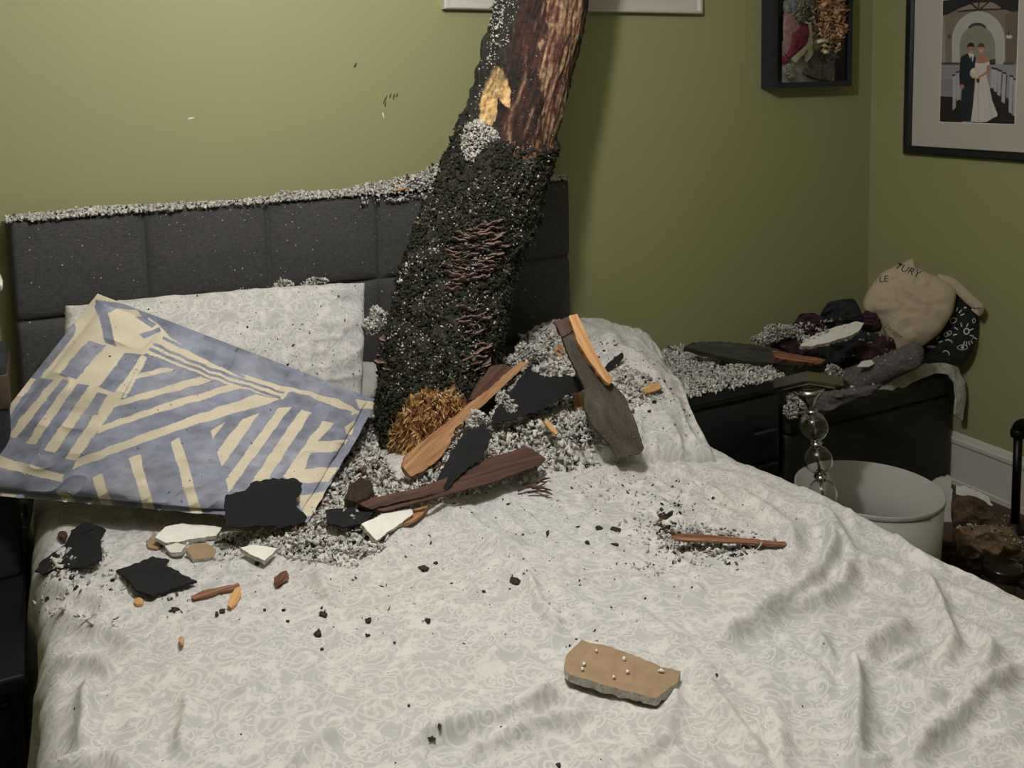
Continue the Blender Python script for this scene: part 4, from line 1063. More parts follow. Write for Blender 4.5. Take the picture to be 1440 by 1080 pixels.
flat('wood_splinter', [(500,505),(508,512),(512,545),(505,550),(498,530)], WT, .004, 'pale brown torn strip beside the small grey pillow corner', 'wood splinter', up=.06, tilt=(0, -.9), seed=73, amp=.5)
# board pieces over the nightstand
pm0 = on(1060, 497, 2, .60)
mb = empty('bark_slab', pm0-np.array([0, 0, .03]), 'mossy dark bark slab with a red brown broken end spanning nightstand and chest', 'wood board')
piece('slab', [(962,487),(975,481),(1010,480),(1060,484),(1090,490),(1112,497),(1130,503),(1155,512),(1120,514),(1090,510),(1050,508),(1010,500),(985,494)], WMO, pm0, (-.1, -.55, 1), .02, parent=mb, amp=.8, axis=((965,487),(1150,508)), seed=27)
e = piece('broken_end', [(1086,493),(1110,497),(1140,502),(1162,506),(1155,511),(1120,508),(1090,503)], WRB, pm0+np.array([0, -.012, .012]), (-.1, -.55, 1), .014, parent=mb, amp=.8, axis=((1086,497),(1160,508)), seed=28); e['label'] = 'red brown broken end'

# drywall
MPW = noisy('bright white painted drywall', (.80, .78, .70), (.88, .86, .78), .6, 40, .1)
flat('drywall_chip', [(218,756),(232,741),(255,736),(285,738),(312,741),(305,753),(275,757),(250,762),(232,763)], MPW, .008, 'long white drywall chip touching the lower edge of the striped pillow', 'drywall', up=.012, tilt=(.03, -.15), seed=31, amp=.6, edge=MGYPC)
flat('drywall_chip', [(508,737),(540,722),(578,714),(581,722),(565,735),(548,746),(530,760)], MPW, .009, 'bright white triangular drywall chip in front of the dark brown board', 'drywall', up=.016, tilt=(.05, -.30), seed=32, amp=.6, edge=MGYPC)
flat('drywall_chip', [(338,770),(355,766),(372,768),(390,771),(382,780),(372,788),(355,781)], MPW, .008, 'small white drywall chip with a brown edge right of the tan crumbs', 'drywall', up=.010, tilt=(0, -.1), seed=33, amp=.6, edge=MGYPC)
flat('drywall_chip', [(232,768),(248,763),(262,766),(255,776),(240,777)], MGYP, .008, 'little round white drywall crumb just below the long white chip', 'drywall', up=.004, seed=34, amp=.6, edge=MGYPC)
flat('drywall_chip', [(262,772),(270,764),(290,763),(304,773),(301,784),(272,787)], MKRAFT, .012, 'tan paper faced crumb below the long white drywall chip', 'drywall', up=.008, tilt=(.05, -.4), seed=35, amp=.8, edge=MGYPC)
flat('drywall_chip', [(206,762),(216,748),(226,752),(232,762),(220,772),(208,769)], MKRAFT, .007, 'brown torn paper scrap at the left end of the long white chip', 'drywall', up=.002, tilt=(0, -.1), seed=36, amp=.8)
flat('plasterboard_sheet', [(793,936),(796,922),(805,912),(818,899),(830,904),(850,907),(900,924),(930,938),(945,940),(957,944),(952,960),(940,968),(922,982),(900,976),(855,965),(800,948)], MKRAFT, .012, 'tan paper faced drywall slab lying alone near the front of the bed', 'drywall', up=.006, tilt=(.0, -.04), seed=37, amp=.9, step=5, edge=MGYPC)
for k, (x, y, a, L) in enumerate([(878, 930, 60, 5), (925, 945, -40, 8), (881, 948, 10, 4), (820, 937, 10, 4), (818, 944, 10, 3), (838, 918, 0, 2), (862, 955, 0, 3)]):
    p = cast(bvh(bpy.data.objects['plasterboard_sheet']), x, y)[0]
    if p is None: continue
    q = p+np.array([math.cos(math.radians(a)), math.sin(math.radians(a)), 0])*L*.0012
    tag(put('drywall_crumb', tube([p+np.array([0, 0, .001]), (p+q)/2+np.array([0, 0, .003]), q+np.array([0, 0, .001])], [.0015, .003, .0015], 6), MPW), 'tiny white crumb on the tan drywall slab', 'crumb', 'white crumbs on the tan drywall slab')
piece('plasterboard_sheet', [(1125,486),(1132,478),(1150,469),(1180,458),(1205,452),(1215,454),(1207,466),(1190,474),(1170,480),(1140,487)], MGYP, on(1170, 470, 2, .635), (-.12, -.45, 1), .014, 'white drywall sheet lying on the clothes heap, dusted with fluff', 'drywall', seed=38, amp=.8, edge=MGYPC)
piece('plasterboard_sheet', [(1312,680),(1322,673),(1337,670),(1339,700),(1342,730),(1344,750),(1338,764),(1312,758)], MGYP, on(1328, 720, 1, -.60), (-.6, -1, .12), .014, 'broken white drywall slab standing between lamp shade and baseboard', 'drywall', seed=39, amp=1.6, step=3, edge=MGYPC)
piece('plasterboard_sheet', [(1344,683),(1360,684),(1390,698),(1396,712),(1402,728),(1396,728),(1385,712),(1370,702),(1344,694)], MGYP, on(1370, 698, 0, XR-.06), (-.8, -.2, .6), .010, 'hooked strip of white drywall lying along the right baseboard', 'drywall', seed=40, amp=1.2, step=3, edge=MGYPC)
piece('drywall_chip', [(1206,516),(1212,508),(1226,506),(1229,512),(1222,516)], MGYP, on(1217, 512, 1, -.42), (-.2, -.8, .5), .006, 'small white drywall crumb on the dark clothes under the sheet', 'drywall', seed=41, amp=.6)

# ============================================================ TABLE LAMP, upside down between bed and nightstand
def lamp_thing():
    T = 2.62
    sc = CAM+ray(1221, 685)*T            # centre of the upper rim of the shade
    L = empty('table_lamp', (sc[0], sc[1], 0), 'upside down crystal ball table lamp with a round white shade beside the bed', 'lamp')
    rt, rb, hz = .198, .186, .300
    zt = sc[2]; zb = max(.004, zt-hz)
    ax = np.array([.03, .02, 1.0]); ax /= np.linalg.norm(ax)
    base = np.array([sc[0], sc[1], zt])-ax*(zt-zb)
    h = zt-zb; th = .0022
    put('lamp_shade', lathe([(rb, 0), (rt, h), (rt-th, h), (rb-th, 0)], 96, base, ax, closed=True), MSHADE, L)
    for rr_, hh, nm in ((rt, h, 'rim'), (rb, 0, 'rim')):
        prof = [(rr_+.0022*math.cos(a), hh+(-.006 if hh else .006)+.0075*math.sin(a)) for a in np.linspace(0, 2*math.pi, 14, endpoint=False)]
        put('rim', lathe(prof, 96, base, ax, closed=True), MSHADE, L)
    # stem: from base plate down into the shade, following the photo
    top = CAM+ray(1138, 556)*(T-.06); bot = CAM+ray(1166, 760)*(T+.02)
    d = bot-top; ln = np.linalg.norm(d); d /= ln
    def P(py): # point on the stem at picture row
        lo, hi = -.3, 1.5
        for _ in range(40):
            m_ = (lo+hi)/2
            if proj(top+d*ln*m_)[1] < py: lo = m_
            else: hi = m_
        return top+d*ln*lo
    R = .0405
    for y in (600, 646, 694):
        c = P(y); put('glass_ball', lathe([(R*math.sin(a), -R*math.cos(a)) for a in np.linspace(.19, math.pi-.19, 24)]+[((R-.0028)*math.sin(a), -(R-.0028)*math.cos(a)) for a in np.linspace(math.pi-.205, .205, 24)], 48, c, -d, closed=True), MGLASS, L)
        put('stem_rod', lathe([(0, -R-.004), (.0045, -R-.004), (.0045, R+.004), (0, R+.004)], 20, c, -d), MCHROME, L)
    for y in (577, 623, 670, 718):
        c = P(y); put('collar', lathe([(0, -.004), (.016, -.004), (.018, -.0015), (.018, .0015), (.010, .004), (.007, .008), (0, .008)], 32, c, -d), MCHROME, L)
    c = P(571); put('flared_foot', lathe([(0, -.004), (.010, -.004), (.011, .004), (.016, .014), (.030, .034), (.043, .050), (.045, .054), (0, .055)], 40, c, -d), MCHROME, L)
    # square plate, tilted
    aw = np.array([.457, .889, 0]); rg_ = np.array([.889, -.457, 0]); n = aw*.50+np.array([.05, 0, .88]); n /= np.linalg.norm(n)
    ex = math.cos(.58)*rg_+math.sin(.58)*aw; ex -= n*(ex@n); ex /= np.linalg.norm(ex); ey = np.cross(n, ex)
    pc = CAM+ray(1137, 534)*(T-.12)+(ex+ey)*.066
    def slab(w_, t0, t1):
        V = []
        for t in (t0, t1):
            for a, b in ((-1, -1), (1, -1), (1, 1), (-1, 1)): V.append(pc+ex*a*w_+ey*b*w_+n*t)
        return mesh(V, [(0, 3, 2, 1), (4, 5, 6, 7), (0, 1, 5, 4), (1, 2, 6, 5), (2, 3, 7, 6), (3, 0, 4, 7)])
    put('base_plate', slab(.066, .0, .024), MNICK, L, smooth=False); put('base_step', slab(.050, -.007, .0), MCHROME, L, smooth=False)
    # harp and spider inside the shade
    q = P(770)
    for s in (-1, 1):
        put('harp', tube([P(722)+np.array([s*.012, 0, 0]), P(745)+np.array([s*.04, s*.02, -.01]), q+np.array([s*.03, s*.015, -.06]), q+np.array([0, 0, -.10])], .002, 8), MCHROME, L)
    put('stem_rod', tube([P(718), q+np.array([0, 0, -.04])], .006, 12), MCHROME, L)
    put('finial', tube([q+np.array([0, 0, -.10]), q+np.array([0, 0, -.125])], .006, 10), MCHROME, L)
    for k in range(3):
        a = k*2.094; put('spider_arm', tube([base+ax*.03, base+ax*.03+np.array([math.cos(a), math.sin(a), 0])*(rb-.003)], .0016, 6), MCHROME, L)
lamp_thing()

# ============================================================ PICTURES ON THE WALLS
def glassmat(name):
    m = bpy.data.materials.new(name); m.use_nodes = True; nt = m.node_tree; nt.nodes.clear()
    o = nt.nodes.new('ShaderNodeOutputMaterial'); mx = nt.nodes.new('ShaderNodeMixShader'); t = nt.nodes.new('ShaderNodeBsdfTransparent'); g = nt.nodes.new('ShaderNodeBsdfGlossy'); f = nt.nodes.new('ShaderNodeFresnel')
    g.inputs['Roughness'].default_value = .03; f.inputs[0].default_value = 1.18; t.inputs[0].default_value = (.96, .97, .96, 1)
    nt.links.new(f.outputs[0], mx.inputs[0]); nt.links.new(t.outputs[0], mx.inputs[1]); nt.links.new(g.outputs[0], mx.inputs[2]); nt.links.new(mx.outputs[0], o.inputs[0]); return m
MPG = glassmat('thin picture glass')
def shadow_box():
    xl = on(1070, 100, 1, 0)[0]; dp = .062
    xr = on(1198, 100, 1, -dp)[0]; zb = on(1130, 123, 1, -dp)[2]; zt = zb+.46; t = .012; fw = .020
    b = empty('shadow_box', ((xl+xr)/2, 0, zb), 'deep black shadow box of dried flowers on the back wall near the corner', 'shadow box')
    put('back_panel', box(xl+.004, xr-.004, -.006, -.001, zb+.004, zt-.004), MBOXF, b, smooth=False)
    V = []; F = []
    rings = [(0, -.001), (0, -dp), (fw, -dp), (fw, -dp+.006), (t, -dp+.006), (t, -.001)]
    for d, y in rings:
        for x, z in ((xl+d, zb+d), (xr-d, zb+d), (xr-d, zt-d), (xl+d, zt-d)): V.append((x, y, z))
    for i in range(6):
        for k in range(4): F.append((i*4+k, i*4+(k+1) % 4, ((i+1) % 6)*4+(k+1) % 4, ((i+1) % 6)*4+k))
    put('box_frame', mesh(V, F), MBOXF, b, smooth=False)
    put('glass', box(xl+t+.001, xr-t-.001, -dp+.007, -dp+.009, zb+t+.001, zt-t-.001), MPG, b, smooth=False)
    PB_ = np.array([0, -.022, 0]); nB = np.array([0, -1.0, 0])
    def c8(pts): return [(1060+x/8.306, y/8.306) for x, y in pts]
    def bit(name, pts, mat, yy, front, fs=60, seed=0, fold=.003, nr=14):
        o = c8(pts); return put(name, lump_mesh(o, np.array([0, yy-.010, 0]), nB, min(front, .034+yy), .004, fold=fold, fs=fs, seed=seed, nr=nr, nseg=60), mat, b)
    pink = noisy('dusty pink petals', (.42, .20, .20), (.62, .36, .34), .8, 60, .3); wine = noisy('dried wine red rose', (.22, .015, .045), (.34, .035, .075), .7, 60, .3)
    crm = noisy('dried cream petal', (.70, .60, .42), (.85, .78, .62), .7, 50, .3); gry = noisy('grey dried leaves', (.20, .20, .19), (.40, .38, .34), .85, 80, .4)
    grn = noisy('dark dried greenery', (.05, .055, .035), (.13, .12, .08), .85, 90, .4)
    bit('grey_leaves', [(360,0),(700,0),(700,200),(560,260),(440,200),(350,150)], gry, -.012, .012, seed=1, fold=.006)
    bit('pink_petals', [(345,170),(420,150),(560,260),(560,300),(430,420),(420,600),(380,650),(345,600)], pink, -.016, .010, seed=2)
    r_ = bit('red_rose', [(470,370),(560,290),(620,280),(650,330),(640,420),(620,500),(560,570),(480,620),(400,690),(380,650),(425,500),(430,410)], wine, -.022, .018, fs=40, seed=3, fold=.005)
    bit('cream_petal', [(640,260),(680,250),(670,330),(690,420),(700,520),(695,640),(620,730),(600,725),(650,640),(640,560),(580,640),(490,745),(430,690),(520,610),(600,530),(640,430)], crm, -.026, .010, seed=4, fs=50)
    bit('pink_petals', [(345,650),(400,690),(400,730),(345,760),(330,700)], wine, -.018, .010, seed=5)
    bit('seed_pod', [(360,760),(420,735),(480,780),(495,850),(460,915),(400,915),(350,860),(340,800)], noisy('pale seed pod', (.30, .28, .22), (.60, .58, .48), .8, 70, .5), -.026, .016, seed=6, fold=.005)
    bit('brown_card', [(600,720),(700,650),(900,690),(950,720),(900,940),(760,930),(600,880),(560,840)], noisy('grey brown leaf card', (.20, .17, .165), (.36, .32, .30), .8, 40, .3), -.014, .006, seed=7)
    put('white_card', box(on(1100, 80, 1, -.01)[0], on(1174, 80, 1, -.01)[0], -.0095, -.0075, zb+t+.002, zb+.17), M('pale card', (.6, .6, .56), .8), b, smooth=False)
    bit('ribbon', [(440,0),(500,0),(490,140),(470,200),(450,120)], M('pale blue ribbon', (.26, .30, .34), .6), -.030, .006, seed=8)
    # hydrangea head and leafy tangle from many petals
    def petals(name, poly, n, yy, cols, lo, hi, pile=.012):
        o = c8(poly); xs = [p[0] for p in o]; ys = [p[1] for p in o]; P = []; S = []
        while len(P) < n:
            x = random.uniform(min(xs), max(xs)); y = random.uniform(min(ys), max(ys))
            if inpoly([x], [y], o)[0]: P.append(onpl(x, y, (0, yy-.010, 0), (0, -1, 0))+np.array([0, -random.uniform(0, pile), 0])); S.append(random.uniform(lo, hi))
        C = np.array([random.choice(cols) for _ in range(n)])*RNG.uniform(.6, 1.3, (n, 1)); put(name, crumbs(P, S, C, elong=1.6, flat=.35), MFLUFF, b)
    petals('hydrangea_head', [(700,0),(920,0),(980,90),(1000,240),(990,420),(960,500),(860,500),(720,420),(690,200)], 620, -.020, [(.42, .21, .11), (.32, .15, .08), (.52, .29, .15)], .006, .012, .026)
    petals('dried_leaves', [(690,280),(860,330),(980,460),(940,620),(860,600),(700,590),(690,450)], 170, -.024, [(.50, .40, .20), (.34, .26, .13), (.62, .52, .30)], .006, .012, .018)
    petals('dried_greenery', [(450,120),(560,60),(700,100),(690,220),(560,260),(450,230)], 110, -.024, [(.50, .45, .28), (.16, .17, .10), (.34, .32, .20)], .004, .008, .014)
    petals('dried_greenery', [(700,600),(880,590),(980,640),(930,700),(740,700),(640,800),(600,830)], 90, -.020, [(.2, .21, .15), (.38, .38, .28)], .003, .007, .010)
shadow_box()

def wedding_frame():
    x = XR; z0 = on(1275, 215, 0, x)[2]; y1 = on(1275, 215, 0, x)[1]; zt = z0+.66; y0 = y1-.56; fw = .030; dp = .022
    b = empty('picture_frame', (x, (y0+y1)/2, z0), 'black framed photograph of a couple in a church, wide cream mat, on the right wall', 'picture')
    V = []; F = []
    rings = [(0, -.001), (0, -dp), (.006, -dp-.003), (fw-.008, -dp-.001), (fw, -dp+.006), (fw, -.002)]
    for d, q in rings:
        for y, z in ((y1-d, z0+d), (y0+d, z0+d), (y0+d, zt-d), (y1-d, zt-d)): V.append((x+q, y, z))
    for i in range(6):
        for k in range(4): F.append((i*4+k, i*4+(k+1) % 4, ((i+1) % 6)*4+(k+1) % 4, ((i+1) % 6)*4+k))
    put('frame', mesh(V, F), MFRAME, b, smooth=False)
    put('mat', box(x-.010, x-.003, y0+fw, y1-fw, z0+fw, zt-fw), MMAT, b, smooth=False)
    # the print, painted into a fine grid of its own
    xp = x-.0115; A = on(1321.5, 171, 0, xp); Bq = on(1426.5, 174.5, 0, xp); zb_ = (A[2]+Bq[2])/2; ya, yb = A[1], Bq[1]; ztp = zb_+(ya-yb)*1.5
    put('mat_bevel', box(x-.0108, x-.0101, yb-.003, ya+.003, zb_-.003, ztp+.003), M('white bevel', (.7, .68, .62), .8), b, smooth=False)
    nu, nv = 260, 380; YY, ZZ = np.meshgrid(np.linspace(ya, yb, nu), np.linspace(zb_, ztp, nv), indexing='ij')
    G = np.stack([np.full_like(YY, xp), YY, ZZ], -1); q = proj(G); X = (q[..., 0]-1280)*4.5; Y = q[..., 1]*4.5
    C = np.zeros((nu, nv, 3)); C[:] = (.22, .17, .13)
    def P_(pts, c):
        C[inpoly(X, Y, pts)] = c
    def E_(cx, cy, rx, ry, c, ymax=9e9): C[(((X-cx)/rx)**2+((Y-cy)/ry)**2 < 1) & (Y < ymax)] = c
    P_([(195,90),(215,105),(225,400),(190,400)], (.30, .28, .26)); P_([(600,90),(680,60),(680,400),(600,400)], (.16, .12, .09))
    P_([(180,-600),(690,-600),(690,70),(640,75),(600,60),(560,50),(300,60),(230,95),(195,95)], (.022, .020, .022))
    P_([(300,58),(400,18),(520,14),(575,48),(430,62)], (.26, .22, .17))
    for s in ([(375,20),(390,14),(430,55),(420,58)], [(428,10),(440,10),(438,60),(430,60)], [(490,12),(500,16),(450,58),(440,55)], [(300,70),(430,55),(600,55),(600,62),(430,66),(300,78)]): P_(s, (.03, .015, .012))
    E_(432, 260, 168, 188, (.46, .44, .40), 410); P_([(264,260),(264,408),(310,408),(310,260)], (.46, .44, .40)); P_([(540,260),(540,408),(600,408),(600,260)], (.44, .42, .38))
    E_(425, 290, 112, 128, (.25, .245, .19), 405); P_([(313,290),(313,405),(537,405),(537,290)], (.25, .245, .19))
    C[(((X-425)/60)**2+((Y-185)/42)**2 < 1) & (((X-425)/60)**2+((Y-205)/42)**2 > 1) & (Y < 178)] = (.05, .055, .05)
    E_(625, 232, 20, 12, (.6, .55, .45)); P_([(620,190),(626,190),(626,225),(620,225)], (.03, .03, .03)); E_(248, 230, 12, 16, (.10, .07, .05))
    P_([(190,395),(310,395),(310,412),(190,412)], (.06, .07, .06)); P_([(500,380),(540,372),(540,410),(500,410)], (.04, .05, .04)); P_([(590,392),(660,392),(660,410),(590,410)], (.05, .09, .10))
    P_([(185,410),(680,410),(680,800),(185,800)], (.30, .28, .29))
    for k in range(3): P_([(188,430+k*22),(310,430+k*22),(310,434+k*22),(188,434+k*22)], (.2, .18, .19))
    P_([(190,500),(268,500),(268,608),(190,604)], (.26, .23, .25)); P_([(180,608),(270,612),(330,640),(330,800),(180,800)], (.020, .014, .014))
    P_([(500,560),(530,560),(640,640),(690,720),(690,800),(380,800)], (.020, .015, .018))
    for a, h0, h1 in ((268, 480, 700), (292, 460, 645), (312, 455, 600)): P_([(a,h0),(a+20,h0-5),(a+20,h1-20),(a,h1)], (.40, .38, .40)); P_([(a-2,h0-8),(a+16,h0-12),(a+16,h0),(a-2,h0+4)], (.03, .015, .015))
    for a, h0, h1 in ((515, 430, 560), (535, 435, 585), (557, 445, 610), (585, 460, 655), (630, 480, 720), (655, 500, 740)):
        P_([(a,h0),(a+22,h0+12),(a+12,h1),(a-8,h1-12)], (.42, .40, .42)); P_([(a+22,h0+12),(a+30,h0+20),(a+16,h1+8),(a+12,h1)], (.10, .08, .09)); P_([(a-2,h0-8),(a+22,h0),(a+24,h0+12),(a-2,h0+4)], (.03, .015, .015))
    # couple: groom, then bride
    suit = (.016, .02, .028); skin = (.40, .20, .14); dress = (.62, .56, .54)
    P_([(372,335),(345,345),(322,358),(314,400),(310,470),(313,535),(325,560),(322,640),(314,765),(390,770),(400,620),(412,480),(420,400),(414,360),(398,345)], suit)
    P_([(366,336),(398,340),(404,352),(396,392),(386,380),(372,352)], (.62, .62, .62)); P_([(382,355),(390,355),(392,392),(386,398),(381,388)], (.02, .025, .05))
    E_(384, 308, 20, 31, skin); C[(((X-384)/23)**2+((Y-296)/27)**2 < 1) & (Y < 296)] = (.03, .015, .01); P_([(362,288),(367,286),(366,312),(362,308)], (.03, .015, .01)); P_([(376,345-18),(392,345-18),(390,331),(378,331)], (.6, .5, .45))
    E_(328, 548, 13, 15, skin)
    P_([(356,640),(362,640),(364,765),(358,765)], (.006, .007, .01))
    P_([(412,380),(430,352),(470,352),(496,372),(500,392),(460,398),(414,396)], (.42, .19, .13)); P_([(440,330),(458,330),(460,360),(438,360)], (.42, .19, .13))
    P_([(412,394),(430,400),(460,402),(500,388),(504,412),(486,420),(480,470),(498,540),(520,640),(550,715),(552,735),(520,748),(484,772),(440,775),(384,768),(398,660),(410,560),(416,470),(410,420)], dress)
    P_([(425,500),(432,500),(436,770),(426,770)], (.50, .45, .44)); P_([(480,520),(486,520),(520,740),(512,745)], (.52, .47, .46))
    P_([(484,415),(502,410),(505,440),(498,462),(460,482),(434,496),(428,486),(462,466),(482,448)], (.42, .19, .13))
    E_(448, 310, 20, 30, (.45, .23, .17)); C[(((X-449)/24)**2+((Y-300)/28)**2 < 1) & (Y < 298)] = (.12, .06, .035); P_([(440,318),(457,318),(454,325),(443,325)], (.7, .62, .58))
    E_(408, 462, 30, 34, (.62, .50, .40)); E_(400, 452, 12, 12, (.70, .62, .52)); E_(416, 470, 12, 12, (.68, .52, .42)); P_([(418,496),(440,496),(438,524),(420,522)], (.10, .02, .02))
    me = grid(G); setcol(me, C.reshape(-1, 3)); put('photograph', me, MPRINT, b, smooth=False)
wedding_frame()

# scuffs and specks on the wall
msc = M('dark scuff mark', (.06, .06, .03), .8)
def scuff(pts, wd, mat, label, nm='scuff_mark'):
    V = []
    for x0, y0, x1, y1 in pts:
        p, q = on(x0, y0, 1, -.0006), on(x1, y1, 1, -.0006); V.append((p, q))
    vs = []; fs = []
    for p, q in V:
        d = q-p; s = np.array([-d[2], 0, d[0]]); s = s/np.linalg.norm(s)*wd/2; b = len(vs); vs += [p-s, (p+q)/2-s*1.4, q-s*.2, q+s*.2, (p+q)/2+s*1.4, p+s]; fs.append((b, b+1, b+2, b+3, b+4, b+5))
    k = len(vs); vs2 = vs+[v+np.array([0, .0005, 0]) for v in vs]
    tag(put(nm, mesh(vs2, fs+[tuple(i+k for i in f[::-1]) for f in fs]), mat, smooth=False), label, 'mark')
scuff([(539,146,545,133),(541,150,543,143),(548,138,550,131),(553,140,555,131),(557,137,560,130)], .0035, msc, 'short dark scuff strokes on the green wall left of the trunk')
scuff([(538,158,540,166)], .004, MPW, 'small white nick in the wall just below the dark scuff strokes', 'wall_nick')
scuff([(264,167,274,165)], .003, MPW, 'short white scratch on the wall high above the headboard', 'wall_nick')
scuff([(498,95,502,88)], .005, msc, 'faint dark speck on the wall near the top, left of the trunk')

# dark storage box on the left nightstand, seen only at the photo's edge
lb = empty('storage_box', (-.30, -.50, .50), 'dark box with a brown band at the left edge beside the headboard', 'box')
xb = on(11, 480, 1, -.30)[0]
put('box_body', box(xb-.22, xb, -.50, -.30, .50, .955, .01), noisy('navy black fabric', (.012, .015, .02), (.02, .025, .03), .9, 60, .3), lb)
put('brown_band', box(xb-.223, xb+.003, -.503, -.297, .86, .93, .002), noisy('brown leather band', (.05, .032, .016), (.08, .05, .025), .6, 60, .2), lb)
lump('paper_scrap', [(-12,385),(-1,384),(4,395),(3,408),(-10,412)], MGYP, 'crumpled white paper on the dark box at the left edge', 'paper', .012, .012, y0=-.42, seed=3)

# ============================================================ RIGHT FLOOR CORNER
MBATT = noisy('brown fibreglass batt', (.12, .075, .038), (.24, .155, .08), .97, 30, .9, .006)
def floor_debris():
    lump('insulation_batt', [(1340,745),(1370,738),(1420,742),(1436,760),(1434,778),(1400,788),(1360,790),(1342,775)], MBATT, 'tan fibreglass insulation roll on the floor behind the jar', 'insulation', .07, .07, z0=.10, y0=None, tilt=.6, seed=51, fs=20, fold=.012)
    lump('insulation_batt', [(1338,705),(1360,698),(1385,705),(1400,725),(1425,740),(1420,752),(1370,745),(1340,740)], noisy('dark brown torn paper batt', (.05, .028, .015), (.13, .08, .042), .95, 24, .9, .006), 'dark brown torn insulation batt against the right baseboard', 'insulation', .05, .05, z0=.06, tilt=.8, seed=52, fs=16, fold=.014)
    lump('insulation_batt', [(1318,760),(1345,765),(1375,790),(1385,812),(1350,800),(1320,785)], noisy('dark crumpled paper', (.02, .012, .008), (.07, .045, .03), .95, 24, .9, .006), 'dark crumpled brown debris on the floor between bed and tan roll', 'insulation', .04, .05, z0=.05, tilt=.8, seed=53, fs=18, fold=.012)
floor_debris()
def pipe():
    b = on(1427, 745, 2, 0.0); top = on(1427, 612, 1, b[1])
    L = empty('pipe_stand', (b[0], b[1], 0), 'black iron pipe stand with an elbow fitting at the right edge', 'pipe stand')
    r = .0135
    put('upright_pipe', lathe([(0, 0), (r, 0), (r, top[2]), (0, top[2])], 28, (b[0], b[1], 0)), MPIPE, L)
    put('flange', lathe([(0, 0), (.04, 0), (.04, .006), (.022, .010), (.020, .025), (0, .025)], 32, (b[0], b[1], 0)), MPIPE, L)
    put('collar', lathe([(r, -.014), (.022, -.014), (.024, -.008), (.024, .008), (.020, .014), (r, .014)], 28, (b[0], b[1], top[2]+.004)), MPIPE, L)
    e0 = np.array([b[0], b[1], top[2]+.012]); dirr = np.array([.05, -1.0, .0]); dirr /= np.linalg.norm(dirr); 
    pts = [e0]+[e0+np.array([0, 0, .028])*math.sin(a)+dirr*.028*(1-math.cos(a)) for a in np.linspace(.3, math.pi/2, 7)]+[e0+np.array([0, 0, .028])+dirr*.04]
    put('elbow', tube(pts, .0195, 24), MPIPE, L)
    q = pts[-1]; put('collar', tube([q-dirr*.004, q+dirr*.018], .0235, 24), MPIPE, L)
    put('side_pipe', tube([q, q+dirr*.75], r, 24), MPIPE, L)
    q2 = q+dirr*.75; put('upright_pipe', tube([q2, np.array([q2[0], q2[1], 0])], r, 24), MPIPE, L)
pipe()
def jar():
    c = on(1408, 822, 2, .06)
    L = empty('glass_jar', (c[0], c[1], 0), 'round brown glass jar with a shiny lid beside the bed at the right edge', 'jar')
    R = .050
    mg = M('brown smoked glass', (.05, .035, .025), .12, 0, IOR=1.45)
    put('jar_body', lathe([(0, 0), (R*.9, 0), (R, .008), (R, .075), (R*.94, .088), (R*.94, .094), (0, .094)], 48, (c[0], c[1], 0)), mg, L)
    put('lid', lathe([(R*1.0, .088), (R*1.03, .090), (R*1.03, .112), (R*.97, .118), (0, .119)], 48, (c[0], c[1], 0)), M('dark metal lid', (.05, .04, .032), .22, .8), L)
    put('pale_label', lathe([(R*1.002, .028), (R*1.006, .03), (R*1.006, .055), (R*1.002, .057)], 48, (c[0], c[1], 0)), noisy('smudged pale label', (.03, .025, .02), (.22, .2, .17), .7, 40, .1), L)
    c2_ = on(1448, 838, 2, .05); L2 = empty('glass_jar', (c2_[0], c2_[1], 0), 'second dark jar cut off by the right edge of the photo', 'jar')
    put('jar_body', lathe([(0, 0), (.036, 0), (.04, .006), (.04, .07), (.034, .082), (0, .082)], 40, (c2_[0], c2_[1], 0)), mg, L2)
    put('lid', lathe([(.037, .080), (.037, .096), (.034, .1), (0, .1)], 40, (c2_[0], c2_[1], 0)), M('dark metal lid', (.05, .04, .032), .22, .8), L2)
jar()

# pale runner hanging over the chest's front right edge
PR, NR = on(1290, 535, 1, -.448), np.array([-.1, -1, .1])
piece('table_runner', [(1186,565),(1215,552),(1245,540),(1275,522),(1305,512),(1330,511),(1348,517),(1357,535),(1359,560),(1354,592),(1342,583),(1345,560),(1342,540),(1334,527),(1318,525),(1292,533),(1264,550),(1227,567),(1195,576)], MPALEC, PR, NR, .008, 'pale woven runner draped along the chest edge, its end hanging by the wall', 'cloth', amp=.6, seed=61, warp=.006)

